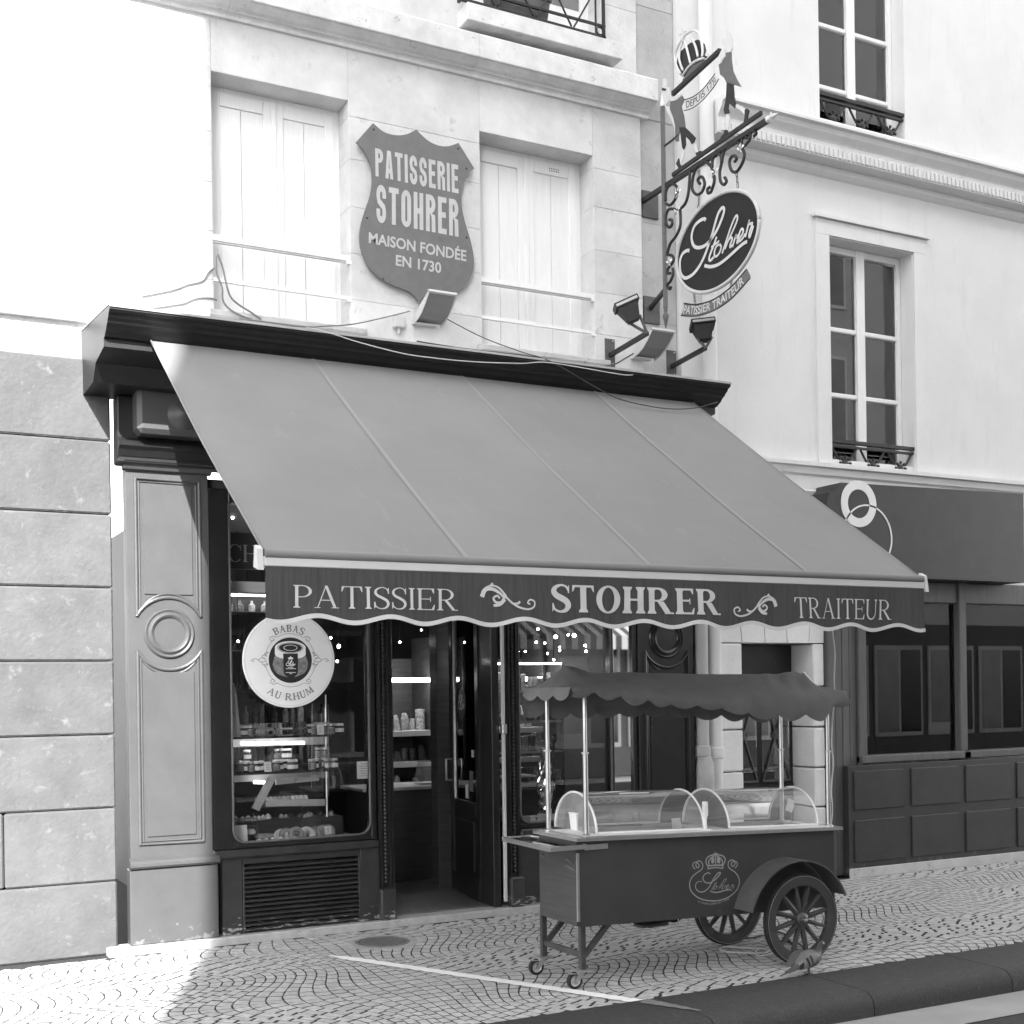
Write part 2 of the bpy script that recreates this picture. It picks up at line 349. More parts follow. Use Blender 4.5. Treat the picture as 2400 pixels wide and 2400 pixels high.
def letter(name, tm, fn, m, parent, nrm):
    """fn(u,v) -> point on the surface, lifted along nrm"""
    V, Fc = tm; nrm = Vector(nrm); b = MB(); b.v = [Vector(fn(v[0], v[1])) + nrm * (.0015 + .00012 * v[2]) for v in V]; b.f = Fc; b.m = [0] * len(Fc)
    return b.build(name, m, parent)
def quadmap(bl, br, tr, tl):
    bl, br, tr, tl = map(Vector, (bl, br, tr, tl)); return lambda u, v: (bl * (1 - u) + br * u) * (1 - v) + (tl * (1 - u) + tr * u) * v
def curvemap(bot, top):
    def at(c, u):
        x = u * (len(c) - 1); i = min(max(int(x), 0), len(c) - 2); return Vector(c[i]).lerp(Vector(c[i + 1]), x - i)
    return lambda u, v: at(bot, u) * (1 - v) + at(top, u) * v
# handwritten shop signature traced as strokes (unit box, x to the right, y up)
SCR = [[(630,660),(600,640),(560,638),(510,660),(470,710),(460,760),(475,810),(510,850),(560,865),(620,858),(680,825),(740,780),(800,720),(845,660),(850,635),(825,628),(790,650),(740,710),(690,780),(640,880),(590,960),(540,1015),(480,1055),(410,1070),(350,1050),(305,1000),(292,940),(305,880),(345,840),(395,828),(435,845)],
 [(765,830),(715,915),(660,990),(655,1010),(675,1008),(705,975)],[(695,890),(765,872)],
 [(750,925),(720,935),(692,985),(702,1005),(735,990),(765,945),(755,922),(745,935),(775,950),(800,935)],
 [(795,1005),(845,925),(895,845),(945,780),(978,768),(982,790),(940,850),(880,915),(840,970)],[(830,985),(870,930),(902,915),(905,935),(875,988),(885,1004),(915,980)],
 [(915,1000),(955,918),(962,935),(990,925),(975,970),(968,1000),(985,1000),(1005,980)],
 [(1000,970),(1035,935),(1038,905),(1015,908),(985,965),(990,998),(1020,995),(1060,955)],
 [(1070,998),(1112,895),(1112,918),(1150,915),(1128,965),(1125,990),(1160,950)],
 [(610,1040),(660,1065),(740,1078),(830,1066),(930,1036),(1010,1022),(1070,1020),(1100,1035)]]
SCR = [[((x - 292) / 868, (1078 - y) / 450) for x, y in st] for st in SCR]
def script_sign(name, fn, m, parent, nrm, wmax):
    b = MB(); nrm = Vector(nrm)
    for i, st in enumerate(SCR):
        q = [Vector((p[0], p[1], 0)) for p in cat([(a, c_, 0) for a, c_ in st], 5)]; N = len(q)
        pts = [Vector(fn(p.x, p.y)) + nrm * (.002 + .00015 * i) for p in q]
        k = .42 + .48 * (i == 0 or i == len(SCR) - 1)
        b.strip(pts, [wmax * k * (.55 + .45 * math.sin(math.pi * min(1, j / (N - 1) * 1.0 + .05)) ** .5 if 0 < j < N - 1 else wmax and .5) for j in range(N)], nrm)
    return b.build(name, m, parent)
# ------------------------------------------------------------------ material set
stone = worn(mat('pale_limestone', .57, .13, 3.5, .9, .45, 45), .38, 6, .60, soft=.14)
stone2 = worn(mat('weathered_cornice_stone', .60, .14, 6, .9, .4, 40), .34, 14, .62, soft=.05)
stone_dirty = worn(mat('grey_stained_stone', .44, .16, 4, .9, .4, 50), .28, 9, .6, soft=.1)
white_wall = worn(mat('white_painted_render', .68, .05, 2.0, .85, .2, 70), .60, 5, .56, soft=.2, stretch=(1.6, 1.6, .22))
white_paint = worn(mat('white_shutter_paint', .76, .04, 7, .55, .1, 40, streak=(6, 6, .7)), .5, 30, .66, soft=.04, stretch=(6, 6, 1))
dark_paint = worn(mat('dark_shop_paint', .016, .25, 8, .28, .1, 60, coat=.25), .30, 34, .70, soft=.02)
dark_worn = worn(mat('dark_shop_paint_splashed', .030, .25, 8, .35, .15, 60, coat=.2), .30, 13, .66, .05, .5, soft=.04, stretch=(1, 1, 3))
fascia_m = mat('black_fascia_paint', .012, .3, 10, .45, .1, 60)
iron = mat('black_iron', .018, .3, 20, .5, .2, 90)
iron_grey = mat('grey_painted_iron', .09, .2, 12, .5, .15, 80)
gilt = mat('pale_gilding', .62, .12, 30, .35, .15, 90, metal=.2)
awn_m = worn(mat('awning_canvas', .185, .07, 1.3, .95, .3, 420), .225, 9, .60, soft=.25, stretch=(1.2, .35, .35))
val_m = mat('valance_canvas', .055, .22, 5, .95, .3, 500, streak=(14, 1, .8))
trim_m = mat('off_white_cloth', .52, .06, 6, .85, .2, 400)
bar_m = mat('white_lacquered_bar', .50, .05, 5, .4)
lett_m = mat('cream_lettering', .50, .10, 7, .7)
cart_m = worn(worn(mat('cart_dark_paint', .045, .16, 3, .36, .10, 9, coat=.2), .30, 40, .74, soft=.02), .075, 8, .62, .25, .75, soft=.2)
cart_ply = mat('cart_end_plywood', .058, .22, 3, .55, .2, 60, streak=(1, 1, 22))
steel = mat('brushed_steel', .62, .08, 30, .28, .1, 200, metal=.9)
chrome = mat('polished_pole', .55, .06, 10, .30, 0, metal=1.0)
rubber = mat('black_rubber', .014, .2, 30, .7, .2, 120)
canvas2 = mat('cart_canopy_cloth', .155, .14, 6, .9, .35, 260)
sett_m = mat('granite_sett', .42, .26, 24, .85, .5, 130)
kerb_m = worn(mat('dark_kerb_granite', .046, .30, 60, .8, .8, 140), .085, 12, .60, soft=.12)
joint_m = mat('joint_sand', .028, .3, 30, .95, .5, 120)
road_m = mat('asphalt', .045, .25, 40, .9, .6, 160)
step_m = worn(mat('worn_step_stone', .36, .18, 10, .85, .4, 60), .14, 16, .62, soft=.06)
shield_m = worn(mat('grey_enamel_shield', .135, .08, 12, .5, .08, 300), .075, 26, .655, soft=.05)
print_w = mat('white_print', .70, .04, 20, .6)
print_g = mat('grey_print', .20, .15, 60, .6)
paper = mat('white_card', .78, .03, 10, .7)
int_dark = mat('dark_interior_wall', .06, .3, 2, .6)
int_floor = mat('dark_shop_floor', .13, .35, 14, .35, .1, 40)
wood = mat('dark_counter_wood', .05, .3, 4, .4, .1, 30, streak=(1, 1, 9))
plaster = mat('pale_plaster', .45, .06, 3, .8)
lead = mat('grey_flashing', .30, .12, 5, .6)
concrete = mat('grey_render', .30, .12, 3, .9, .3, 60)
lamp_on = mat('lit_lamp', .8, 0, emit=9)
tube_on = mat('lit_tube', .8, 0, emit=2.8)
for m_ in (lamp_on, tube_on): pass
glass = glassmat('shop_glass', .95, 1.15)
acryl = glassmat('clear_acrylic', .96, 1.6, .02, .12)
acryl_edge = mat('acrylic_edge', .80, .05, 20, .25)
jar_glass = glassmat('jar_glass', .82, 1.5)
win_glass = mat('curtained_window_glass', .20, .25, 2.2, .08, 0, spec=.6)
mirror_m = mat('mirror_panel', .78, .03, 3, .05, 0, metal=1.0)
mirror_m.node_tree.nodes['Principled BSDF'].inputs['Roughness'].default_value = .02
# ------------------------------------------------------------------ ground
tag(part('road', road_m, None, lambda b: b.add([(-60, -70, -.13), (60, -70, -.13), (60, -3.3, -.13), (-60, -3.3, -.13)], [(0, 1, 2, 3)])), kind='structure')
pave = tag(part('pavement', joint_m, None, lambda b: b.box(-40, -2.86, -.14, 40, 6, -.0012)), kind='structure')
MH = Vector((3.30, -.475, 0)); MHR = .185
CS = .080
def Xc(k, y):
    x = k * CS; return x - .235 * math.cos(math.pi * (x - 1.6) / 2.6) * math.cos(2 * math.pi * (y + 1.79) / 1.45) + .012 * math.sin(y * 7 + k * .45)
YMIN, YMAX = -2.825, -.012
setts = []
for k in range(int(-1.0 / CS), int(11.5 / CS)):
    y = YMIN - .12 + R.random() * .1
    while y < YMAX + .1:
        L_ = .080 + R.random() * .030; y2 = y + L_
        q = []; jl, jw = .0080, .0044
        for yy, side, sa_ in ((y + jl, 0, 1), (y + jl, 1, 1), (y2 - jl, 1, -1), (y2 - jl, 0, -1)):
            d = (Xc(k, yy + .01) - Xc(k, yy - .01)) / .02; g_ = Xc(k + 1, yy) - Xc(k, yy); c2_ = 1 / (1 + d * d); n_l = math.sqrt(c2_)
            if side == 0: p = (Xc(k, yy) + jw * n_l, yy - jw * d * n_l)
            else: y3 = yy - g_ * d * c2_; p = (Xc(k + 1, y3) - jw * n_l, y3 + jw * d * n_l)
            q.append(p)
        y = y2
        cx_ = sum(p[0] for p in q) / 4; cy_ = sum(p[1] for p in q) / 4
        if cy_ < YMIN - .012 or cy_ > YMAX + .008: continue
        if (Vector((cx_, cy_, 0)) - MH).length < MHR + .055: continue
        qq = []
        for px, py in q:
            px += R.uniform(-.0025, .0025); py += R.uniform(-.0025, .0025)
            v = Vector((px, py, 0)) - MH
            if v.length < MHR + .012: v = v.normalized() * (MHR + .012); px, py = MH.x + v.x, MH.y + v.y
            qq.append((px, min(max(py, YMIN), YMAX)))
        setts.append((cx_, cy_, qq))
def sett_geo(qq, cx_, cy_, rr):
    zt = [rr.uniform(-.0005, .0005) for _ in range(4)]; b_ = rr.uniform(-.0003, .0006)
    top = [(px + (cx_ - px) * .15, py + (cy_ - py) * .15, b_ + .0013 + z) for (px, py), z in zip(qq, zt)]
    mid = [(px, py, b_ + z * .5) for (px, py), z in zip(qq, zt)]; bot = [(px, py, -.034) for px, py in qq]
    return top + mid + bot, [(0, 1, 2, 3)] + [(i, 4 + i, 4 + (i + 1) % 4, (i + 1) % 4) for i in range(4)] + [(4 + i, 8 + i, 8 + (i + 1) % 4, 4 + (i + 1) % 4) for i in range(4)]
def vis_size(s):
    X, Yy = s[0] - CX, s[1] - CY; d = X * fx + Yy * fy; u = (X * fy - Yy * fx) / d * F; v = H / d * F
    under = (3.7 < s[0] < 5.6 and -2.4 < s[1] < -.9)
    return (d + (0 if abs(u) < 800 and v < 775 else 50) + (2 if under else 0))
setts.sort(key=vis_size)
for s_ in setts[:300]:
    b = MB(); v_, f_ = sett_geo(s_[2], s_[0], s_[1], R); b.add(v_, f_); b.build('paving_sett', sett_m, pave)
sett_far = mat('granite_sett_field', .42, .26, 24, .85, .5, 130)
n_ = sett_far.node_tree.nodes; l_ = sett_far.node_tree.links     # stone-to-stone tone for the joined field
at_ = n_.new('ShaderNodeAttribute'); at_.attribute_name = 'tone'
for nd in list(n_):
    if nd.type == 'OBJECT_INFO':
        to = nd.outputs['Random'].links[0].to_socket; l_.new(at_.outputs['Fac'], to)
b = MB(); tones = []
for s_ in setts[300:]:
    v_, f_ = sett_geo(s_[2], s_[0], s_[1], R); b.add(v_, f_); tones += [R.random()] * 12
fo = b.build('setts_beyond', sett_far, pave); fo['kind'] = 'stuff'
a_ = fo.data.attributes.new('tone', 'FLOAT', 'POINT'); a_.data.foreach_set('value', tones)
# kerb stones
kerb = tag(part('kerb', joint_m, None, lambda b: b.box(-40, -3.33, -.2, 40, -2.862, -.03)), kind='structure')
x = -6.0
for i, xe in enumerate([-4.9, -3.8, -2.7, -1.6, -.5, .6, 1.75, 2.9, 4.02, 5.13, 6.25, 7.4, 8.5, 9.6, 10.7]):
    prof = [(-2.832, -.05), (-2.832, .004), (-2.84, .010), (-3.30, .006)] + [(-3.30 - .085 * math.sin(rad(a)), .006 - .085 * (1 - math.cos(rad(a)))) for a in (15, 30, 45, 60, 75, 90)] + [(-3.385, -.14), (-2.9, -.14)]
    part('kerb_stone', kerb_m, kerb, lambda b: b.profile(prof, x + .004, xe - .004), smooth=40); x = xe
part('gutter_strip', concrete, kerb, lambda b: b.add([(-40, -3.75, -.125), (40, -3.75, -.125), (40, -3.37, -.125), (-40, -3.37, -.125)], [(0, 1, 2, 3)]))
# pale line across the setts and the kerb (greyer and tapering on the kerb)
line_m = mat('white_line', .84, .05, 40, .7, .2, 200)
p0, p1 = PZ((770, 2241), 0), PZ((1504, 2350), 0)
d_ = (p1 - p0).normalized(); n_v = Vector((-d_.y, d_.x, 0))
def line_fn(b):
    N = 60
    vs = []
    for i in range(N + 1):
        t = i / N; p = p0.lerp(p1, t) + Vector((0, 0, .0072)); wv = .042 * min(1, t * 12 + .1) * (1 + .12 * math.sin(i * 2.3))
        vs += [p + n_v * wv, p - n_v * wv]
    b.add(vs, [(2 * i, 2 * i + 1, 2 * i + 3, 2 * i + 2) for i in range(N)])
pl = part('pale_line', line_m, pave, line_fn)
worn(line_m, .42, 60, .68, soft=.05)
kl_m = worn(mat('grey_kerb_line', .17, .2, 30, .8), .07, 40, .78, soft=.1)
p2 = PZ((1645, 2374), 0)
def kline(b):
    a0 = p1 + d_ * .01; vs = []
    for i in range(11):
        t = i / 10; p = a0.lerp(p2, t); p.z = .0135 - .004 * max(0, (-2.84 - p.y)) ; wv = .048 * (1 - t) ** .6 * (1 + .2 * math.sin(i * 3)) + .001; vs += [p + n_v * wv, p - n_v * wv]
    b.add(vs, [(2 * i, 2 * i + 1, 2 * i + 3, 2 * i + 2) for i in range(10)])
part('pale_line', kl_m, kerb, kline)
# manhole cover
mh = thing('access_cover', 'small round ribbed iron access cover set in the setts before the shop window', 'manhole cover', MH)
cast = mat('worn_cast_iron', .15, .25, 40, .55, .4, 120)
part('frame', cast, mh, lambda b: b.lathe([(MHR - .02, -.02), (MHR - .02, .004), (MHR - .014, .008), (MHR + .006, .006), (MHR + .008, -.02)], MH, n=40), smooth=35)
part('surround', step_m, mh, lambda b: b.lathe([(MHR - .01, -.02), (MHR - .005, .0), (MHR + .085, .0), (MHR + .09, -.02)], MH, n=40))
part('lid', iron_grey, mh, lambda b: b.lathe([(0, .002), (MHR - .024, .002), (MHR - .024, -.015)], MH, n=40))
for i in range(-7, 8):
    xx = i * .021; hl = math.sqrt(max(0, (MHR - .03) ** 2 - xx * xx))
    if hl > .02: bx('rib', cast, mh, MH.x + xx - .006, MH.y - hl, .002, MH.x + xx + .006, MH.y + hl, .007, ch=.002)
# ------------------------------------------------------------------ pastry-shop building: upper storeys
W = .15
bld = thing('corner_building', 'pale limestone house with shuttered windows above the dark shopfront', 'building', (3.9, W, 0))
bx('backing_wall', stone_dirty, bld, -6, W + .34, 4.05, 6.38, W + .6, 9.4, ch=0)
def wl_blocks(zr, x0, x1, holes, ydep=W, m=stone, wmin=.55, wmax=.95, depth=.33):
    for z0, z1 in zip(zr[:-1], zr[1:]):
        segs = [(x0, x1)]
        for hx0, hx1, hz0, hz1 in holes:
            if hz0 < (z0 + z1) / 2 < hz1:
                segs = [s for a, c in segs for s in ((a, min(c, hx0)), (max(a, hx1), c)) if s[1] - s[0] > .03]
        for a, c in segs:
            k = max(1, round((c - a) / R.uniform(wmin, wmax))); cuts = [a] + sorted(a + (c - a) * (i + R.uniform(-.12, .12)) / k for i in range(1, k)) + [c]
            for q0, q1 in zip(cuts[:-1], cuts[1:]):
                bx('stone_block', m, bld, q0 + .0006, ydep + R.uniform(-.001, .001), z0 + .0006, q1 - .0006, ydep + depth, z1 - .0006, ch=.0028)
WL = (2.335, 3.372, 4.53, 6.215); WR = (4.472, 5.522, 4.49, 6.20)
wl_blocks([4.05, 4.37, 4.72, 5.07, 5.42, 5.78, 6.10], -4, 6.0, [(WL[0], WL[1], 4.4, 6.2), (WR[0], WR[1], 4.4, 6.2)])
# lintel course: long stones over the openings, cut exactly to the heads
for a, c, z0 in [(-4, -2.2, 6.10), (-2.2, -.6, 6.10), (-.6, .9, 6.10), (.9, 2.335, 6.10), (2.335, 3.372, WL[3]), (3.372, 4.472, 6.10), (4.472, 5.522, WR[3]), (5.522, 6.0, 6.10)]:
    bx('stone_block', stone, bld, a + .0006, W, z0 + .0006, c - .0006, W + .33, 6.64, ch=.0028)
wl_blocks([4.05, 4.9, 5.75, 6.64], 6.002, 6.385, [], W + .055, stone_dirty, .5, .9)
wl_blocks([6.95, 7.5, 8.1, 8.7, 9.3], -4, 5.98, [(4.38, 5.62, 6.9, 9.4)], W + .01, stone, .8, 1.3)
wl_blocks([6.64, 7.6, 8.5, 9.3], 6.002, 6.385, [], W + .05, stone_dirty, .5, .9)
# string course
cprof = [(.16, 6.60), (.125, 6.605), (.125, 6.628), (.115, 6.640), (.095, 6.643), (.085, 6.652), (.055, 6.660), (.025, 6.676), (.008, 6.690), (.002, 6.694), (-.018, 6.694), (-.022, 6.700), (-.022, 6.868), (-.012, 6.880), (.14, 6.955), (.16, 6.955)]
xs_ = [-4, -1.8, .3, 2.45, 4.4, 6.07]
for a, c in zip(xs_[:-1], xs_[1:]): part('string_course', stone2, bld, lambda b: b.profile(cprof, a + .001, c - .001))
# shuttered windows
def shutter_window(op, fx0, fx1, yb):
    x0, x1, z0, z1 = op; wn = part('shutter_window', white_paint, bld, lambda b: (b.box(x0, yb, z0 - .12, x0 + .035, yb + .05, z1 + .02), b.box(x1 - .035, yb, z0 - .12, x1, yb + .05, z1 + .02), b.box(x0 + .035, yb + .002, z1 - .035, x1 - .035, yb + .05, z1 + .02)))
    mid = (x0 + x1) / 2; zb = z0 - .12
    for a, c in ((x0 + .038, mid - .003), (mid + .003, x1 - .038)):
        bx('stile', white_paint, wn, a, yb - .012, zb, a + .075, yb + .03, z1 - .037, ch=.004); bx('stile', white_paint, wn, c - .075, yb - .012, zb, c, yb + .03, z1 - .037, ch=.004)
        bx('rail', white_paint, wn, a + .075, yb - .011, z1 - .135, c - .075, yb + .03, z1 - .037, ch=.004); bx('rail', white_paint, wn, a + .075, yb - .011, zb, c - .075, yb + .03, zb + .10, ch=.004)
        h = (a + .075 + c - .075) / 2
        bx('board', white_paint, wn, a + .075, yb + .004, zb + .1, h - .002, yb + .025, z1 - .135, ch=.002); bx('board', white_paint, wn, h + .002, yb + .005, zb + .1, c - .075, yb + .026, z1 - .135, ch=.002)
    bx('cover_strip', white_paint, wn, mid - .022, yb - .024, zb, mid + .022, yb - .010, z1 - .037, ch=.006)
    for i in range(12):   # vent holes drilled in the shutter
        bx('vent_hole', iron, wn, x1 - .30 + .017 * (i % 6), yb - .0125, z1 - .085 - .018 * (i // 6), x1 - .292 + .017 * (i % 6), yb - .0105, z1 - .077 - .018 * (i // 6), ch=0) if op is WR else None
    return wn
for op in (WL, WR):
    shutter_window(op, 0, 0, W + .22)
    for zz, r_ in ((5.03, .020), (4.73, .013)):
        part('guard_rail', white_paint, bld, lambda b: (b.box(op[0] - .004, W + .005, zz - r_, op[1] + .004, W + .005 + 2 * r_, zz + r_), b.box(op[1] - .03, W + .0, zz - r_ * 2.2, op[1] + .008, W + .03, zz - r_)))
        if r_ > .015: part('guard_rail', stone_dirty, bld, lambda b: b.box(op[0], W + .01, zz - r_ - .016, op[1], W + .03, zz - r_ - .002))
    part('window_sill', stone_dirty, bld, lambda b: b.profile([(W + .3, 4.50), (W + .3, 4.42), (W - .01, 4.40), (W - .03, 4.425), (W - .065, 4.44), (W - .075, 4.455), (W - .075, 4.485), (W - .06, 4.495)], op[0] - .05, op[1] + .10))
part('ledge', stone2, bld, lambda b: b.profile([(W + .02, 4.36), (W - .05, 4.34), (W - .05, 4.30), (W + .02, 4.30)], -4, 6.0))
# balcony with iron rail in front of the first-floor window
bx('balcony_slab', stone2, bld, 4.29, -.035, 6.957, 5.715, W + .02, 7.095, ch=.006)
fw = part('floor_window', white_paint, bld, lambda b: (b.box(4.38, W + .2, 7.0, 4.46, W + .26, 9.3), b.box(5.54, W + .2, 7.0, 5.62, W + .26, 9.3), b.box(4.97, W + .2, 7.0, 5.05, W + .26, 9.3), b.box(4.46, W + .21, 7.0, 4.97, W + .25, 7.5), b.box(5.05, W + .21, 7.0, 5.54, W + .25, 7.5)))
bx('pane', win_glass, fw, 4.46, W + .22, 7.5, 4.97, W + .24, 9.3, ch=0); bx('pane', win_glass, fw, 5.05, W + .22, 7.5, 5.54, W + .24, 9.3, ch=0)
yr = -.01
def rp(q): return PY(bal(*q), yr)
zA = rp((1850, 450)).z; zB = rp((1850, 325)).z
ra = part('balcony_railing', iron, bld, lambda b: (b.bar((4.22, yr, zA), (5.56, yr, zA), .022), b.bar((4.22, yr, zB), (5.56, yr, zB), .018), b.bar((5.545, yr, zA - .03), (5.545, yr, 8.1), .022), b.bar((5.47, yr, zB - .1), (5.47, yr, 8.1), .012), b.bar((4.23, yr, zA - .03), (4.23, yr, 8.1), .022), b.bar((4.22, yr, 8.1), (5.56, yr, 8.1), .035), b.box(5.53, yr - .01, zA - .05, 5.585, yr + .02, zA - .02)))
for cx_ in (4.55, 4.9, 5.25):
    for sgn in (-1, 1):
        part('scroll', iron, ra, lambda b: b.tube(cat([(cx_ + sgn * .01, yr, zA + .02), (cx_ + sgn * .10, yr, zB + .08), (cx_ + sgn * .19, yr, zB + .26), (cx_ + sgn * .16, yr, zB + .42), (cx_ + sgn * .07, yr, zB + .40), (cx_ + sgn * .08, yr, zB + .28)], 6), .008, 6), smooth=True)
part('ring', iron, ra, lambda b: b.tube([(5.508 + .03 * math.cos(t * .5236), yr, (zA + zB) / 2 + .03 * math.sin(t * .5236)) for t in range(13)], .006, 6), smooth=True)
fb = thing('planter_box', 'dark trough planter standing behind the balcony railing', 'planter', (4.75, .06, 7.1))
part('trough', iron_grey, fb, lambda b: b.hull([(4.5, .02, 7.30), (5.06, .02, 7.30), (4.5, .13, 7.30), (5.06, .13, 7.30), (4.53, .03, 7.10), (5.03, .03, 7.10), (4.53, .12, 7.10), (5.03, .12, 7.10)]))
bx('rim', iron_grey, fb, 4.485, .01, 7.30, 5.075, .14, 7.325, ch=.004)
pier_m = worn(mat('grey_painted_pier', .085, .18, 4, .85, .6, 30), .14, 9, .58, soft=.12)
# ground-floor pier on the sunny left, beyond the shopfront
for z0, z1 in zip([.0, .5, 1.0, 1.5, 2.0, 2.5, 3.0, 3.5], [.5, 1.0, 1.5, 2.0, 2.5, 3.0, 3.5, 4.05]):
    cuts = [-4, -2.6 + R.uniform(-.2, .2), -1.3 + R.uniform(-.2, .2), -.2 + R.uniform(-.2, .2), .75 + R.uniform(-.2, .2), 1.60]
    for a, c in zip(cuts[:-1], cuts[1:]): bx('stone_block', pier_m, bld, a + .003, .10, z0 + .003, c - .003, .5, z1 - .003, ch=.012)
# ------------------------------------------------------------------ neighbour building on the right
nb = thing('white_neighbour_building', 'white rendered house with dentil cornice and tall windows beside the drainpipe', 'building', (9, W, 0))
NW = .15
def nwall(b):
    hol = [(7.985, 9.05, 6.98, 9.6), (8.07, 9.12, 3.83, 5.92)]
    xs = [6.39, 7.985, 8.07, 9.05, 9.12, 14]; zs = [2.75, 3.83, 5.92, 6.98, 9.6]
    for i in range(5):
        for j in range(4):
            mx, mz = (xs[i] + xs[i + 1]) / 2, (zs[j] + zs[j + 1]) / 2
            if any(h[0] < mx < h[1] and h[2] < mz < h[3] for h in hol): continue
            b.box(xs[i], NW, zs[j], xs[i + 1], NW + .4, zs[j + 1])
part('wall', white_wall, nb, nwall)
part('cornice', white_wall, nb, lambda b: b.profile([(NW + .01, 6.83), (-.10, 6.86), (-.12, 6.835), (-.12, 6.81), (-.085, 6.80), (-.07, 6.76), (-.03, 6.715), (-.02, 6.70), (-.02, 6.56), (.10, 6.55), (.10, 6.50), (.13, 6.47), (NW + .01, 6.45)], 6.69, 14))
for i in range(100): bx('dentil', white_wall, nb, 6.72 + i * .055, -.018 - .02, 6.572, 6.755 + i * .055, .09, 6.655, ch=.004)
part('string_course', white_wall, nb, lambda b: b.profile([(NW + .01, 3.815), (NW - .10, 3.80), (NW - .10, 3.765), (NW - .07, 3.755), (NW - .06, 3.70), (NW - .035, 3.68), (NW - .03, 3.56), (NW - .06, 3.54), (NW + .01, 3.40)], 6.72, 14))
curtain_m = mat('net_curtain', .36, .12, 5, .9); room_glass = glassmat('window_glass', .85, 2.2)
def sash(name, x0, x1, z0, z1, bars):
    wn = part(name, white_paint, nb, lambda b: (b.box(x0, NW + .16, z0, x0 + .03, NW + .22, z1), b.box(x1 - .05, NW + .16, z0, x1, NW + .22, z1), b.box((x0 + x1) / 2 - .05, NW + .15, z0, (x0 + x1) / 2 + .05, NW + .22, z1), b.box(x0 + .03, NW + .16, z1 - .06, x1 - .05, NW + .22, z1)))
    for h in (0, 1):
        a, c = (x0 + .03, (x0 + x1) / 2 - .05) if h == 0 else ((x0 + x1) / 2 + .05, x1 - .05)
        zz = [z0] + bars + [z1 - .06]
        for q0, q1 in zip(zz[:-1], zz[1:]): bx('pane', room_glass, wn, a, NW + .185, q0 + .02, c, NW + .190, q1 - .02, ch=0)
        part('curtain', curtain_m, wn, lambda b: b.grid(lambda u, v: Vector((a + (c - a) * u, NW + .30 + .018 * math.sin(u * 34 + 3 * math.sin(v * 2)), z0 + (z1 - z0) * v)), 40, 4), smooth=True)
        for q in bars: bx('glazing_bar', white_paint, wn, a, NW + .158, q - .022, c, NW + .215, q + .022, ch=.008)
    return wn
sash('upper_window', 7.99, 9.045, 6.985, 9.6, [7.40, 7.985, 8.6]); sash('lower_window', 8.075, 9.115, 3.835, 5.915, [4.51, 5.13])
part('window_surround', white_wall, nb, lambda b: (b.box(7.90, NW - .018, 3.82, 8.062, NW + .01, 5.93), b.box(9.125, NW - .018, 3.82, 9.28, NW + .01, 5.93), b.box(7.90, NW - .020, 5.93, 9.28, NW + .01, 6.07), b.box(7.87, NW - .05, 6.075, 9.31, NW + .01, 6.105)))
def n_rail(zt, x0, x1):
    rr = part('window_railing', iron, nb, lambda b: (b.bar((x0, NW + .03, zt), (x1, NW + .03, zt), .05, .03), b.bar((x0, NW + .03, zt - .045), (x1, NW + .03, zt - .045), .03, .02)))
    for i in range(3):
        cx_ = x0 + (x1 - x0) * (i + .5) / 3
        for s in (-1, 1): part('scroll', iron, rr, lambda b: b.tube(cat([(cx_, NW + .03, zt - .22), (cx_ + s * .06, NW + .03, zt - .18), (cx_ + s * .12, NW + .03, zt - .10), (cx_ + s * .15, NW + .03, zt - .05)], 5) , .011, 6), smooth=True)
        part('rosette', iron, rr, lambda b: [b.tube([(cx_ + .045 * math.cos(t * .785) , NW + .02, zt - .2 + .045 * math.sin(t * .785)), (cx_ + .07 * math.cos(t * .785), NW + .012, zt - .2 + .07 * math.sin(t * .785))], .013, 6) for t in range(8)] and b.lathe([(0, -.01), (.035, 0), (.045, .012), (.03, .02)], (cx_, NW + .012, zt - .2), 'y', 12), smooth=True)
n_rail(7.245, 7.99, 9.05); n_rail(4.04, 8.075, 9.12)
bx('window_sill', white_wall, nb, 8.06, NW + .02, 3.815, 9.14, NW + .15, 3.87, ch=.004)
# ground floor of the neighbour: rusticated stone door surround
bx('backing_wall', stone_dirty, nb, 6.40, .52, 0, 14, .75, 3.4, ch=0)
ZL = 2.155
door_stone = worn(mat('whitewashed_stone', .74, .06, 5, .85, .3, 45), .5, 7, .66, soft=.1)
for z0, z1 in zip([0, .30, .66, 1.02, 1.39, 1.76], [.30, .66, 1.02, 1.39, 1.76, ZL]):
    bx('stone_block', door_stone, nb, 6.70, .10, z0 + .006, 6.962, .50, z1 - .006, ch=.012)
    bx('stone_block', door_stone, nb, 7.775, .10, z0 + .006, 7.90, .50, z1 - .006, ch=.012)
vx_b = [6.70, 6.962, 7.22, 7.47, 7.72, 7.90]; vx_t = [6.70, 6.90, 7.18, 7.45, 7.78, 7.90]
for i in range(5):
    part('voussoir', door_stone, nb, lambda b: b.prism([(vx_b[i] + .004, .10, ZL + .003), (vx_b[i + 1] - .004, .10, ZL + .003), (vx_t[i + 1] - .004, .10, 2.74), (vx_t[i] + .004, .10, 2.74)], (0, .4, 0)))
bx('stone_block', door_stone, nb, 6.70, .11, 2.745, 14, .5, 3.40, ch=.004)
dn = bx('side_door', dark_paint, nb, 6.965, .40, .08, 7.772, .46, ZL - .004, ch=.006, label='black panelled side door with wrought grille')
bx('transom', dark_paint, dn, 7.0, .375, 1.80, 7.74, .40, 1.88, ch=.008)
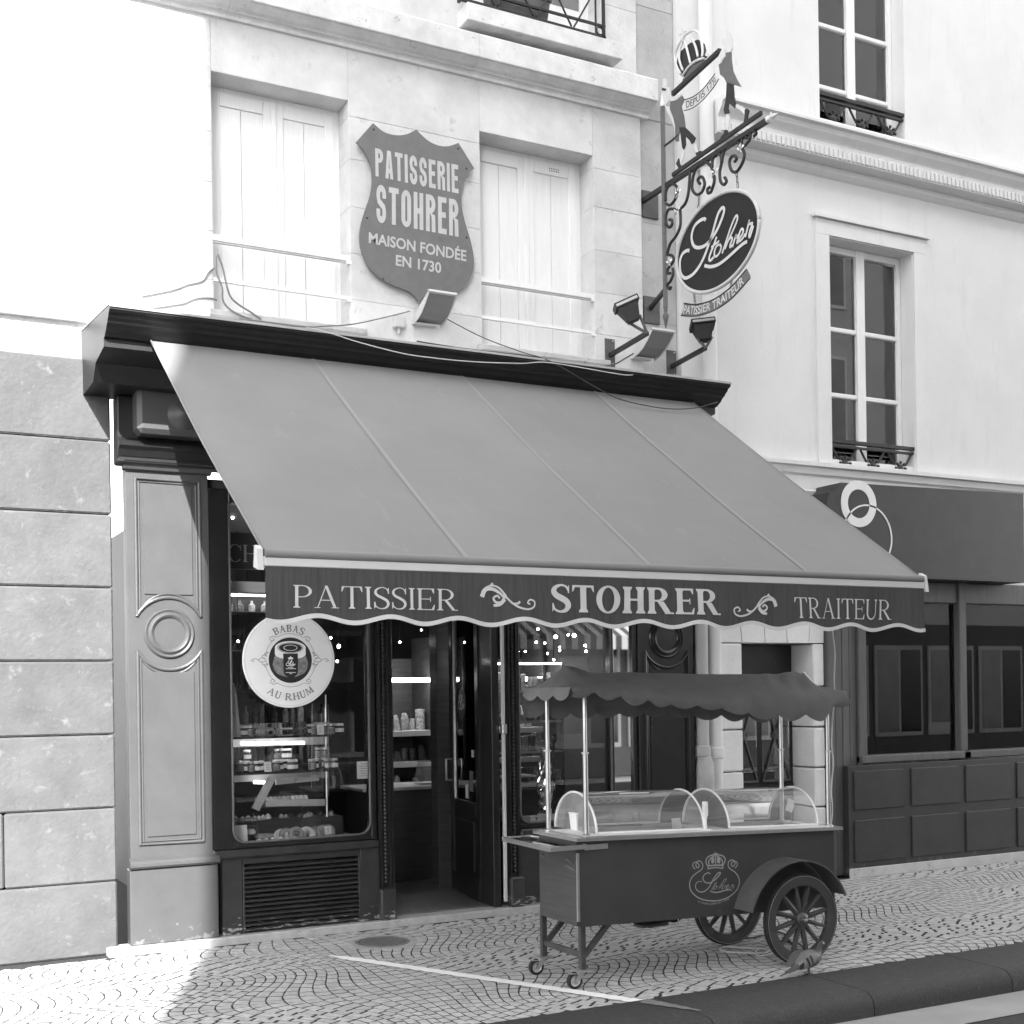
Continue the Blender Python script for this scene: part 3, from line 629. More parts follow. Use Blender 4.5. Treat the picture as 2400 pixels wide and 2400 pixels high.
for xa, xb_ in ((7.03, 7.34), (7.40, 7.72)):
    bx('door_panel', dark_paint, dn, xa, .378, .25, xb_, .40, .78, ch=.01); bx('grille_glass', glass, dn, xa, .39, .9, xb_, .395, 1.75, ch=0)
    part('grille', iron_grey, dn, lambda b: (b.bar((xa, .38, .9), (xb_, .38, 1.75), .012), b.bar((xa, .383, 1.75), (xb_, .383, .9), .012), b.lathe([(.03, -.004), (.042, -.004), (.042, .004), (.03, .004), (.03, -.004)], ((xa + xb_) / 2, .375, 1.325), 'y', 16), b.bar((xa, .38, .9), (xb_, .38, .9), .016), b.bar((xa, .38, 1.75), (xb_, .38, 1.75), .016), b.bar((xa, .38, 1.0), (xb_, .38, 1.0), .01)))
bx('door_rail', dark_paint, dn, 6.98, .372, .82, 7.76, .40, .87, ch=.01)
part('door_knob', gilt, dn, lambda b: b.lathe([(0, -.05), (.018, -.045), (.026, -.03), (.018, -.012), (.009, -.01), (.009, .02)], (7.36, .40, .80), 'y', 14), smooth=True)
bx('step', step_m, nb, 6.70, .02, 0, 7.9, .42, .07, ch=.01)
# grey timber shopfront further right
gs = thing('grey_timber_shopfront', 'plain grey boarded shopfront beyond the stone doorway', 'shopfront', (9, .1, 0))
gw = mat('grey_timber_paint', .085, .18, 4, .5, .15, 50, streak=(6, 6, .6)); dkw = mat('dark_timber_paint', .03, .2, 6, .4)
worn(gw, .16, 26, .66, soft=.06, stretch=(1, 1, .3)); worn(dkw, .09, 18, .62, .0, .5, soft=.08)
for i in range(4): bx('board', gw, gs, 7.905 + i * .086, .06 + .003 * (i % 2), .02, 7.988 + i * .086, .2, 3.3, ch=.006)
for xa in (8.25, 9.55, 10.85): bx('mullion', gw, gs, xa, .03, .9, xa + .10, .2, 3.3, ch=.008)
for xa in (8.35, 9.65):
    bx('window_pane', glass, gs, xa, .10, 1.12, xa + 1.2, .106, 2.55, ch=0); bx('transom', gw, gs, xa, .05, 2.55, xa + 1.2, .2, 2.75, ch=.008); bx('sill', gw, gs, xa - .1, -.01, 1.04, xa + 1.3, .2, 1.115, ch=.012)
    bx('drawn_blind', curtain_m, gs, xa + .02, .26, 1.75, xa + 1.18, .27, 2.55, ch=0)
bx('stall_riser', dkw, gs, 8.06, -.02, .02, 10.95, .055, 1.03, ch=.006)
for k in range(4):
    xa = 8.12 + k * .71
    for z0, z1 in ((.14, .53), (.62, .98)): bx('panel', dkw, gs, xa, -.035, z0, xa + .62, -.018, z1, ch=.012)
bx('kick_board', stone_dirty, gs, 8.05, -.04, .0, 10.95, -.021, .09, ch=.004)
nsn = thing('neighbour_sign', 'dark neighbouring shop sign box with a white ring emblem under the string course', 'sign', (8.6, -.2, 3.2))
part('box', dkw, nsn, lambda b: b.prism([(7.68, -.20, 3.36), (7.72, -.20, 3.49), (7.80, -.20, 3.51), (7.86, -.20, 3.58), (10.2, -.20, 3.62), (10.2, -.20, 2.75), (7.68, -.20, 2.75)], (0, .32, 0)))
part('ring_emblem', print_w, nsn, lambda b: (b.lathe([(.13, -.004), (.21, -.004), (.21, .001), (.13, .001), (.13, -.004)], (8.06, -.201, 3.40), 'y', 40), b.lathe([(.285, -.004), (.30, -.004), (.30, .001), (.285, .001), (.285, -.004)], (8.16, -.201, 3.10), 'y', 48)), smooth=False)
# drainpipes
for px_, pr, zt, yy, nm in ((6.625, .062, 9.4, .055, 'tall white drainpipe running up the joint between the two houses'), (6.485, .056, 3.45, .05, 'short grey drainpipe with a bulging patched joint beside the dark pilaster')):
    dp = thing('drainpipe', nm, 'drainpipe', (px_, yy, 0))
    pm = white_wall if zt > 5 else plaster
    part('pipe', pm, dp, lambda b: b.tube([(px_, yy, .02), (px_, yy, zt)], pr, 20), smooth=40)
    for zz in ((1.2, 3.9, 6.3) if zt > 5 else (1.22, 3.0)):
        part('collar', pm, dp, lambda b: b.lathe([(pr, -.05), (pr + .012, -.04), (pr + .012, .04), (pr, .05)], (px_, yy, zz), n=20), smooth=40)
        bx('bracket', iron_grey, dp, px_ - pr - .02, yy + .02, zz - .015, px_ + pr + .02, yy + .10, zz + .015, ch=.003)
    if zt < 5:
        part('patched_joint', stone_dirty, dp, lambda b: b.lathe([(.0, .28), (.05, .27), (.075, .2), (.082, .05), (.078, -.2), (.07, -.45), (.0, -.46)], (px_ + .01, yy - .01, .92), n=18), smooth=True)
# ------------------------------------------------------------------ buildings across the street (behind the camera): they shade the scene; their gap lets the sun onto the left
def opposite(x0, x1, label, hgt, seed):
    ob = thing('opposite_house', label, 'building', ((x0 + x1) / 2, -12.8, 0), 'houses across the street')
    bx('wall', mat('opposite_render', .55, .06, 1.5, .9), ob, x0, -21, -.12, x1, -12.8, hgt, ch=0)
    n = int((x1 - x0) / 2.3)
    for fl_ in range(4):
        for i in range(n):
            xc = x0 + (x1 - x0) * (i + .5) / n; z0 = 4.3 + fl_ * 3.1
            if z0 + 2 > hgt: continue
            wq = bx('window', white_paint, ob, xc - .6, -12.82, z0, xc + .6, -12.74, z0 + 2.0, ch=.01)
            bx('pane', win_glass, wq, xc - .52, -12.76, z0 + .08, xc - .03, -12.73, z0 + 1.92, ch=0); bx('pane', win_glass, wq, xc + .03, -12.76, z0 + .08, xc + .52, -12.73, z0 + 1.92, ch=0)
    bx('cornice', plaster, ob, x0 - .05, -13, hgt - .4, x1 + .05, -12.45, hgt, ch=.05)
    bx('shop_base', mat('opposite_shop', .10, .2, 2, .6), ob, x0 + .05, -12.9, 0, x1 - .05, -12.70, 3.2, ch=.02)
    nb_ = int((x1 - x0) / 1.7)
    for i in range(nb_):
        xa = x0 + .2 + (x1 - x0 - .4) * i / nb_; wq = bx('shop_window', mat('opposite_frame', .5, .1, 3, .6), ob, xa, -12.72, .6, xa + 1.5, -12.66, 2.7, ch=.01)
        bx('pane', win_glass, wq, xa + .08, -12.68, .7 + .2 * (i % 2), xa + .72, -12.65, 2.6, ch=0); bx('pane', mat('opposite_dark_pane', .02, .2, 3, .1), wq, xa + .8, -12.68, .7, xa + 1.42, -12.65, 2.6, ch=0)
    return ob
EDGE = 2.24 - .4 * (12.8 + .15)
opposite(EDGE, 26, 'tall pale house opposite the pastry shop, behind the photographer', 19.5, 1)
opposite(-26, EDGE - 9, 'tall pale house on the far side of the side street gap opposite', 19.5, 2)
sa = thing('striped_awning', 'striped shop awning across the street from the pastry shop', 'awning', (12, -12.7, 3.4), None)
stripe = [mat('stripe_white', .75, .03, 5, .85), mat('stripe_grey', .09, .1, 5, .85)]
for i in range(70): 
    xa = 7.0 + i * .13
    part('stripe', stripe[i % 2], sa, lambda b: b.add([(xa, -12.7, 3.9), (xa + .13, -12.7, 3.9), (xa + .13, -10.4, 2.75), (xa, -10.4, 2.75), (xa, -10.4, 2.5), (xa + .13, -10.4, 2.5)], [(0, 1, 2, 3), (3, 2, 5, 4)]))
# ------------------------------------------------------------------ shopfront
sf = thing('patisserie_shopfront', 'dark painted wooden pastry shop front with open doorway under the awning', 'shopfront', (4, .05, 0))
FX0, FX1 = 1.62, 6.41
part('cornice', fascia_m, sf, lambda b: b.profile([(.15, 4.235), (-.86, 4.135), (-.90, 4.128), (-.905, 4.110), (-.89, 4.098), (-.875, 4.095), (-.86, 4.075), (-.835, 4.060), (-.825, 4.045), (-.80, 4.035), (-.775, 4.010), (-.745, 3.995), (-.73, 3.985), (-.70, 3.98), (-.70, 3.93), (-.40, 3.90), (-.30, 3.80), (.05, 3.80), (.15, 3.80)], FX0 - .2, 6.10))
part('flashing', lead, sf, lambda b: b.profile([(.149, 4.243), (-.87, 4.141), (-.905, 4.133), (-.909, 4.120), (-.912, 4.122), (-.910, 4.137), (-.87, 4.147), (.149, 4.250)], FX0 - .2, 6.102))
bx('frieze', fascia_m, sf, FX0, -.02, 3.34, FX1, .14, 3.80, ch=.01)
part('frieze_moulding', dark_paint, sf, lambda b: b.profile([(.0, 3.52), (-.05, 3.50), (-.08, 3.47), (-.08, 3.45), (-.05, 3.43), (-.03, 3.39), (.0, 3.36)], FX0, FX1))
bx('plinth_step', step_m, sf, FX0 - .1, .0, -.12, FX1 + .02, .16, .055, ch=.008)
grey_lit = worn(mat('sunlit_shop_paint', .066, .10, 5, .42, .1, 70), .15, 15, .60, .02, .36, soft=.05)  # paler copy of the dark shop paint, sunlight put into its colour; chipped low down
def pilaster(x0, x1, m):
    p_ = bx('pilaster', m, sf, x0, .05, .62, x1, .15, 3.34, ch=.006)
    xi0, xi1 = x0 + .065, x1 - .065; cx_ = (x0 + x1) / 2; zc = 2.19; rM = .175
    # panel mouldings: upper and lower frames with a scooped end round the medallion
    def frame(zf, zr, sgn):
        a = ell(cx_, zc, rM + .075, rM + .075, 90 - 62, 90 + 62, 14) if sgn > 0 else ell(cx_, zc, rM + .075, rM + .075, -90 + 62, -90 - 62, 14)
        zs_ = a[0][1]; pts = [(xi1, zf)] + [(xi1, zs_)] + a + [(xi0, zs_), (xi0, zf)]
        part('panel_moulding', m, p_, lambda b: b.tube([(q[0], .045, q[1]) for q in pts + [pts[0]]], .013, 8))
        part('panel_moulding', m, p_, lambda b: b.tube([(cx_ + (q[0] - cx_) * .9, .048, q[1] + (zf - q[1]) * .03 + (-.02 if sgn > 0 and abs(q[1] - zf) < .01 else .02 if abs(q[1] - zf) < .01 else 0)) for q in pts + [pts[0]]], .008, 8))
        bx('field', m, p_, xi0 + .05, .040, min(zf, zs_) + .05 + (0 if sgn < 0 else .10), xi1 - .05, .051, max(zf, zs_) - .05 - (.10 if sgn < 0 else 0), ch=.004)
    frame(3.25, 0, 1); frame(.74, 0, -1)
    part('medallion', m, p_, lambda b: b.lathe([(0, -.012), (.105, -.010), (.112, -.022), (.128, -.030), (.14, -.022), (.148, -.012), (.162, -.020), (.172, -.012), (.176, .002)], (cx_, .05, zc), 'y', 48), smooth=40)
    part('capital', m, sf, lambda b: b.profile([(.06, 3.30), (.02, 3.31), (.0, 3.34), (-.03, 3.36), (.10, 3.36)], x0 - .02, x1 + .02))
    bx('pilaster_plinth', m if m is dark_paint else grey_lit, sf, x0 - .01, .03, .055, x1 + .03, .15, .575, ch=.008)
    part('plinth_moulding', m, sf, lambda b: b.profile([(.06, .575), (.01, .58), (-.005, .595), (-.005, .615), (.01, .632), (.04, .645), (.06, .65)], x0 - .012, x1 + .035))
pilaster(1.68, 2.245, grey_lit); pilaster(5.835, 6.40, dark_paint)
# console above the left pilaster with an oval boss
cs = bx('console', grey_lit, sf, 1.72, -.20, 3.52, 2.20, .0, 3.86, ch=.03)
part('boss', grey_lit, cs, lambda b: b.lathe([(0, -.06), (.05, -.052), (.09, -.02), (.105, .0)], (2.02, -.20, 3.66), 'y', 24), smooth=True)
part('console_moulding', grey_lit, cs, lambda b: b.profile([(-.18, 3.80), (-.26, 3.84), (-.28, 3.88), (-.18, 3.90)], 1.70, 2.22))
# display windows
def shop_window(x0, x1, gx0, gx1, gz0, gz1, yg):
    fr = bx('window_sill', dark_worn, sf, x0, .02, .60, x1, .16, .66, ch=.012)
    bx('stile', dark_paint, sf, x0, .06, .66, gx0, .16, gz1 + .1, ch=.008); bx('stile', dark_paint, sf, gx1, .06, .66, x1, .16, gz1 + .1, ch=.008)
    bx('bottom_rail', dark_paint, sf, gx0, .06, .662, gx1, .16, gz0, ch=.006); bx('head_rail', dark_paint, sf, gx0, .06, gz1, gx1, .16, 3.34, ch=.006)
    for s, gx in ((1, gx0), (-1, gx1)):
        part('corner_fillet', dark_paint, sf, lambda b: b.prism([(gx, .07, gz0), (gx + s * .09, .07, gz0)] + [(gx + s * (.09 - .09 * math.sin(rad(a))), .07, gz0 + .09 - .09 * math.cos(rad(a))) for a in range(0, 91, 15)][1:], (0, .08, 0)))
    bead = [(gx0 + .006, gz1)] + [(gx0 + .006 + .09 - .09 * math.cos(rad(a)), gz0 + .09 - .09 * math.sin(rad(a)) + .006) for a in range(0, 91, 15)] + [(gx1 - .006 - .09 + .09 * math.sin(rad(a)), gz0 + .09 - .09 * math.cos(rad(a)) + .006) for a in range(0, 91, 15)] + [(gx1 - .006, gz1)]
    part('glazing_bead', iron_grey, sf, lambda b: b.tube([(p[0], .065, p[1]) for p in bead], .009, 8), smooth=True)
    return bx('window_pane', glass, sf, gx0, yg, gz0, gx1, yg + .006, gz1, ch=0)
shop_window(2.25, 3.485, 2.39, 3.44, .70, 3.12, .11)
shop_window(4.69, 5.60, 4.70, 5.575, .70, 3.12, .11)
bx('glass_edge', steel, sf, 2.383, .095, .70, 2.392, .108, 3.12, ch=0)
# stall risers, the left one with a louvred vent
bx('stall_riser', dark_worn, sf, 2.31, .055, .055, 2.455, .16, .60, ch=.006); bx('stall_riser', dark_worn, sf, 3.345, .055, .055, 3.50, .16, .60, ch=.006)
bx('stall_riser', dark_worn, sf, 2.455, .06, .548, 3.345, .16, .60, ch=.006); bx('stall_riser', dark_worn, sf, 4.69, .06, .055, 5.84, .16, .60, ch=.006)
vg = bx('vent_grille', iron, sf, 2.455, .12, .06, 3.345, .155, .548, ch=.003)
slat_me = None
for i in range(14):
    z = .075 + i * .0338
    o = part('slat', dark_worn, vg, lambda b: b.prism([(2.47, .056, z), (2.47, .054, z + .005), (2.47, .060, z + .011), (2.47, .112, z + .027), (2.47, .114, z + .020), (2.47, .064, z + .002)], (.86, 0, 0)))
for xx in (2.456, 3.331): bx('grille_frame', dark_worn, vg, xx, .052, .06, xx + .013, .12, .548, ch=.003)
# carved colonnettes either side of the doorway
def colonnette(xc):
    c_ = part('colonnette', dark_paint, sf, lambda b: (b.box(xc - .055, .065, .29, xc + .055, .15, 3.34), b.box(xc - .040, .045, .29, xc - .028, .065, 3.34), b.box(xc + .028, .045, .29, xc + .040, .065, 3.34), b.lathe([(.011 + .007 * (k % 2), k * .015) for k in range(200)], (xc, .06, .32), n=10)), smooth=30)
    bx('colonnette_base', dark_worn, c_, xc - .062, .0, .055, xc + .062, .14, .29, ch=.012)
    return c_
colonnette(3.55); colonnette(4.645)
bx('door_jamb', dark_paint, sf, 3.605, .06, .055, 3.625, .30, 3.3, ch=.004); bx('door_jamb', dark_paint, sf, 4.47, .08, .055, 4.535, .30, 3.3, ch=.004)
bx('door_head', dark_paint, sf, 3.625, .06, 2.95, 4.535, .16, 3.34, ch=.006)
bx('white_jamb_strip', bar_m, sf, 4.541, .035, .10, 4.567, .06, 3.2, ch=.004, label='narrow white metal strip on the door jamb')
bx('strip_bracket', steel, sf, 4.535, .02, 1.42, 4.575, .062, 1.50, ch=.005)
# mirror-bright panel and its frame between window and right pilaster
bx('mirror_panel', mirror_m, sf, 5.605, .098, .66, 5.79, .106, 3.2, ch=0); bx('mirror_back', dark_paint, sf, 5.602, .107, .66, 5.833, .15, 3.34, ch=0)
bx('mirror_frame', dark_paint, sf, 5.79, .07, .66, 5.834, .107, 3.3, ch=.006)
# open door leaf, hinged on the right jamb
da = PZ(dr(700, 1818), .06); db = PZ(dr(408, 1668), .06)
if db.y < .9: pass
dd = (db - da); dd.z = 0; dl = min(max(dd.length, .7), .86); dd.normalize(); dn_ = Vector((dd.y, -dd.x, 0)); UP = Vector((0, 0, 1))
da = Vector((4.48, .30, 0))
leaf = part('door_leaf', dark_paint, sf, lambda b: (b.obox(da + dd * .045 + UP * 1.5, dd, dn_, UP, .045, .022, 1.43), b.obox(da + dd * (dl - .045) + UP * 1.5, dd, dn_, UP, .045, .022, 1.43), b.obox(da + dd * dl / 2 + UP * .46, dd, dn_, UP, dl / 2 - .09, .015, .37), b.obox(da + dd * dl / 2 + UP * 2.85, dd, dn_, UP, dl / 2 - .09, .02, .08), b.obox(da + dd * dl / 2 + UP * .80, dd, dn_, UP, dl / 2 - .09, .026, .045), b.obox(da + dd * dl / 2 + UP * .15, dd, dn_, UP, dl / 2 - .02, .028, .08)))
part('door_panel', dark_paint, leaf, lambda b: b.obox(da + dd * dl / 2 + UP * .49, dd, dn_, UP, dl / 2 - .17, .024, .2))
part('door_glass', glass, leaf, lambda b: b.obox(da + dd * dl / 2 + UP * 1.81, dd, dn_, UP, dl / 2 - .09, .003, .96))
part('glass_bead', steel, leaf, lambda b: (b.obox(da + dd * (dl - .093) + UP * 1.81, dd, dn_, UP, .004, .012, .96), b.obox(da + dd * .093 + UP * 1.81, dd, dn_, UP, .004, .012, .96)))
nrm_d = -dn_ if dn_.y > 0 else dn_
nrm_d = nrm_d if nrm_d.dot(Vector((CX, CY, 0)) - da) > 0 else -nrm_d
def dface(u, v, lift=.03): return da + dd * u + UP * v + nrm_d * lift
st_c = (dl * .60, 1.66)
part('oval_sticker', mat('dark_sticker', .05, .1, 9, .5), leaf, lambda b: b.prism([dface(st_c[0] + .115 * math.cos(t * .2618), st_c[1] + .135 * math.sin(t * .2618), .006) for t in range(24)], nrm_d * .002))
uu = 1 if (dface(1, 0) - dface(0, 0)).dot(right) > 0 else -1
script_sign('sticker_signature', lambda u, v: dface(st_c[0] + uu * (u - .5) * .18, st_c[1] - .05 + v * .12, .007), print_w, leaf, nrm_d, .012)
for (u, v, a, c_) in ((dl * .30, 1.02, .05, .085), (dl * .46, .93, .035, .06), (dl * .25, 1.25, .03, .03)):
    part('notice', paper if a < .04 else print_g, leaf, lambda b: b.obox(dface(u, v, .008), dd, nrm_d, UP, a, .001, c_))
part('door_handle', steel, leaf, lambda b: b.tube([dface(dl - .05, 1.0, .02), dface(dl - .05, 1.0, .07), dface(dl - .05, 1.18, .07), dface(dl - .05, 1.18, .02)], .011, 8), smooth=True)
# window board with painted letters high in the left window
cb = bx('name_board', mat('board_grey', .05, .1, 6, .5), sf, 2.44, .50, 2.70, 3.46, .53, 2.97, ch=.004)
q0, q1 = PY(ll(495, 1620), .498), PY(ll(745, 1480), .498)
hch = q1.z - q0.z; wch = q1.x - q0.x
letter('board_lettering', serif_text('CHO', .13, .04, .06, .10), lambda u, v: Vector((q0.x + u * wch * 1.62, .498, q0.z + v * hch)), mat('dull_letters', .55, .1, 9, .6), cb, (0, -1, 0))
bx('board_light_strip', paper, cb, 2.42, .42, 2.52, 3.46, .5, 2.60, ch=.004)
# ------------------------------------------------------------------ shop interior
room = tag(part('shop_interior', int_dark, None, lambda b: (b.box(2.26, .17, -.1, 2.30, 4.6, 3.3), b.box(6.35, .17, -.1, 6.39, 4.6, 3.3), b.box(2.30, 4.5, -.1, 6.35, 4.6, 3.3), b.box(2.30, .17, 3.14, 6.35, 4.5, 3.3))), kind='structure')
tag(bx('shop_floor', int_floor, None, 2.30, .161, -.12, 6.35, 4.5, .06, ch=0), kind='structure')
CARD = [0]
def box_thing(name, m, a, label, ct, group=None, ch=.004):
    return solo(bx(name, m, None, *a, ch=ch), label, ct, group)
# left window display
zs1 = PY(wd(800, 372), .42).z; zs2 = PY(wd(800, 788), .42).z
disp = thing('window_display_stand', 'window display stand with two glass shelves and a lit tube in the left window', 'display stand', (2.9, .45, .06))
bx('platform', wood, disp, 2.33, .19, .06, 3.46, .85, .66, ch=.006)
for zz in (zs1, zs2):
    bx('glass_shelf', jar_glass, disp, 2.36, .28, zz - .010, 3.32, .62, zz, ch=0); bx('shelf_lip', iron, disp, 2.36, .268, zz - .014, 3.32, .278, zz + .002, ch=0)
    bx('shelf_rail', plaster, disp, 2.36, .60, zz - .085, 3.30, .62, zz - .015, ch=.003)
for xx in (2.38, 3.28):
    part('upright', steel, disp, lambda b: b.tube([(xx, .60, .66), (xx, .60, 1.75)], .008, 8))
part('cable_wire', steel, disp, lambda b: (b.tube([PY(wd(1075, 0), .27), PY(wd(1068, 1000), .27)], .002, 5), b.tube([PY(wd(1265, 0), .27), PY(wd(1272, 1100), .27)], .002, 5)))
tz = PY(wd(600, 468), .45)
part('lit_tube', tube_on, disp, lambda b: b.tube([PY(wd(230, 468), .45), PY(wd(980, 462), .45)], .011, 8), label='lit fluorescent tube under the upper glass shelf')
part('trestle', plaster, disp, lambda b: (b.bar(PY(wd(590, 885), .40), PY(wd(400, 1255), .40), .03, .055), b.bar(PY(wd(520, 1180), .42), PY(wd(1225, 1172), .42), .03, .05), b.bar(PY(wd(640, 930), .42), PY(wd(1150, 880), .42), .03, .04)))
jar_prof = [(0, 0), (.026, 0), (.031, .006), (.032, .050), (.027, .062), (.025, .066)]
lid_prof = [(.026, .062), (.028, .064), (.028, .077), (.025, .080), (0, .080)]
fill_m = [mat('preserve_dark', .06, .3, 30, .4), mat('preserve_mid', .22, .2, 30, .4), mat('preserve_pale', .5, .15, 30, .4)]
jar_protos = []
for k in range(3):
    jr = thing('preserve_jar', ['glass jar of dark preserve with white lid on the window glass shelves', 'glass jar of brownish preserve with gilt lid on the window glass shelves', 'glass jar of pale preserve with metal lid on the window glass shelves'][k], 'jar', (0, 0, -5), 'preserve jars in the left window')
    part('jar_body', jar_glass, jr, lambda b: b.lathe(jar_prof, (0, 0, -5), n=14), smooth=40); part('filling', fill_m[k], jr, lambda b: b.lathe([(0, .004), (.028, .005), (.0295, .052), (0, .054)], (0, 0, -5), n=12), smooth=40)
    part('lid', [print_w, gilt, steel][k], jr, lambda b: b.lathe(lid_prof, (0, 0, -5), n=14), smooth=40); part('paper_band', [print_w, paper, print_g][k], jr, lambda b: b.lathe([(.0325, .014), (.0328, .044)], (0, 0, -5), n=12, a0=rad(200), a1=rad(330)))
    jar_protos.append(jr)
used = [False] * 3
def put_jar(x, y, z):
    k = R.randrange(3); o = jar_protos[k]
    if used[k]: o = copy_tree(o)
    used[k] = True; o.location = (x, y, z); o.rotation_euler = (0, 0, R.uniform(-.4, .4))
for (px_, py_) in ((255, 350), (310, 350), (350, 350), (1105, 350), (1300, 350), (1360, 348), (1420, 345), (1040, 350), (1240, 350)): put_jar(PY(wd(px_, py_), .38).x, .36 + R.uniform(0, .06), zs1 + .001)
for (px_, py_) in ((230, 1), (1190, 1), (1245, 1), (1300, 1)): p_ = PY(wd(px_, 200), .46); put_jar(p_.x, .46, zs1 + .001)
for px_ in (185, 240, 290, 335, 400, 450, 640, 690, 820, 860, 1060, 1110, 1250, 1330): put_jar(PY(wd(px_, 740), .36).x, .33 + R.uniform(0, .05), zs2 + .001)
for px_ in (210, 290, 660, 730, 780, 1140, 1220): p_ = PY(wd(px_, 600), .5); put_jar(p_.x, .50, zs2 + .001); put_jar(p_.x + .005, .50, zs2 + .0805) if R.random() < .7 else None
for i, o in enumerate(jar_protos):
    if not used[i]: o.location = (2.6 + i * .1, .5, zs1 + .001)
mac_w = mat('pale_macaron', .62, .1, 40, .7); mac_d = mat('brown_macaron', .14, .2, 40, .7)
def macaron_box(x0, x1, z, m, label, seal):
    o = thing('macaron_box', label, 'box', ((x0 + x1) / 2, .38, z), 'clear boxes of macarons on the upper glass shelf')
    bx('tray', jar_glass, o, x0, .345, z, x1, .40, z + .05, ch=0)
    n = int((x1 - x0) / .021)
    for i in range(n): part('macaron', m, o, lambda b: b.lathe([(0, -.008), (.018, -.007), (.021, -.003), (.019, 0), (.021, .003), (.018, .007), (0, .008)], (x0 + .012 + i * (x1 - x0 - .02) / max(1, n - 1), .372, z + .025), 'x', 10), smooth=40)
    if seal: part('seal', iron, o, lambda b: b.lathe([(0, -.003), (.016, -.003), (.016, .0)], (x0 + (x1 - x0) * .57, .344, z + .026), 'y', 16))
ma = PY(wd(385, 300), .37).x; mb = PY(wd(700, 300), .37).x; mc = PY(wd(720, 300), .37).x; md_ = PY(wd(1010, 300), .37).x
macaron_box(ma, mb, zs1 + .001, mac_w, 'box of pale macarons with a dark round seal, lower one of its pair', True); macaron_box(ma - .004, mb - .01, zs1 + .053, mac_w, 'box of pale macarons with a dark round seal, stacked on top', True)
macaron_box(mc, md_, zs1 + .001, mac_d, 'box of brown macarons, lower one of its pair', False); macaron_box(mc, md_ - .01, zs1 + .053, mac_d, 'box of brown macarons, stacked on top', False)
def leaning_card(c_, wd_, hg, label, tilt=.18, m=paper, lines=True, y=None):
    o = thing('price_card', label, 'card', c_); tl = Vector((0, math.sin(tilt), math.cos(tilt)))
    part('card', m, o, lambda b: b.obox(Vector(c_) + tl * hg / 2, Vector((1, 0, 0)), tl.cross(Vector((1, 0, 0))), tl, wd_ / 2, .0015, hg / 2))
    if lines:
        for i in range(4): part('print_line', print_g, o, lambda b: b.obox(Vector(c_) + tl * hg * (.25 + .16 * i) + Vector((0, -.0022, 0)), Vector((1, 0, 0)), tl.cross(Vector((1, 0, 0))), tl, wd_ * (.28 - .05 * (i % 2)), .0006, hg * .02))
    return o
leaning_card((PY(wd(1180, 345), .31).x, .31, zs1 + .002), .055, .075, 'small printed card leaning on the upper glass shelf')
leaning_card((PY(wd(550, 775), .31).x, .31, zs2 + .002), .055, .075, 'small printed card leaning on the lower glass shelf')
leaning_card((PY(wd(220, 1600), .24).x, .24, .662), .115, .15, 'blank white card standing in the left window corner', .2, paper, False)
leaning_card((PY(wd(1270, 1500), .28).x, .28, .70), .05, .06, 'white price card on a thin stick among the pastries', .3)
nt_ = thing('glass_notice', 'white printed notice stuck inside the left shop window', 'notice', PY(wd(1700, 790), .122))
a_, c_ = PY(wd(1610, 893), .122), PY(wd(1790, 680), .122)
bx('sheet', paper, nt_, a_.x, .119, a_.z, c_.x, .121, c_.z, ch=0)
for i in range(6): bx('print_line', print_g, nt_, a_.x + .02 + .008 * (i % 2), .1175, a_.z + .02 + i * .018, c_.x - .02 - .006 * (i % 3), .1185, a_.z + .023 + i * .018, ch=0)
tb = thing('tall_cardboard_stand', 'tall white tapering cardboard stand with a printed dark circle in the left window', 'display stand', PY(wd(150, 370), .3))
tbx = PY(wd(150, 370), .3).x; tbz = zs1 + .002; tbt = PY(wd(120, -250), .3).z
part('front_panel', plaster, tb, lambda b: b.prism([(tbx - .06, .30, tbz), (tbx + .02, .30, tbz), (tbx + .005, .30, tbt), (tbx - .06, .30, tbt)], (0, .004, 0)))
part('side_panel', paper, tb, lambda b: b.prism([(tbx + .021, .302, tbz), (tbx + .055, .33, tbz), (tbx + .030, .33, tbt - .09), (tbx + .006, .302, tbt)], (0, .003, 0)))
part('printed_circle', print_g, tb, lambda b: b.lathe([(0, -.002), (.028, -.002), (.028, 0)], (tbx - .025, .2995, tbz + .17), 'y', 20))
# more sweets: heaped meringues, choux and boxed rows in the left window
mer_m = [mat('meringue', .66, .1, 30, .75, .4, 50), mat('choux', .34, .3, 35, .6, .4, 60), mat('chocolate_choux', .07, .3, 35, .4, .3, 60)]
def heap(name, label, cat_, grp, m, x0, x1, y0, y1, z, n, r0):
    for i in range(n):
        rr = r0 * R.uniform(.8, 1.2); xx = x0 + (x1 - x0) * (i + .5) / n; yy = R.uniform(y0, y1)
        o = part(name, m if not isinstance(m, list) else R.choice(m), None, lambda b: b.lathe([(0, rr * 1.5), (rr * .25, rr * 1.35), (rr * .7, rr * .95), (rr, rr * .45), (rr * .9, .0), (0, 0)], (xx, yy, z + .0005), n=12), smooth=True); solo(o, label, cat_, grp)
bx('riser', wood, disp, 2.40, .56, .661, 3.40, .80, .80, ch=.004)
heap('meringue', 'pale peaked meringue on the dark riser in the left window', 'meringue', 'meringues on the window riser', mer_m[0], 2.46, 2.86, .60, .72, .80, 9, .026)
heap('choux_bun', 'glazed choux bun on the dark riser in the left window', 'bun', 'choux buns on the window riser', [mer_m[1], mer_m[2]], 2.92, 3.38, .60, .74, .80, 11, .024)
heap('small_cake', 'small round cake in the front row on the left window platform', 'cake', 'front row cakes in the left window', mer_m, 2.98, 3.38, .24, .30, .662, 9, .02)
part('lit_tube', tube_on, disp, lambda b: b.tube([PY(wd(380, 932), .5), PY(wd(535, 936), .5)], .010, 8), label='short lit tube below the lower glass shelf')
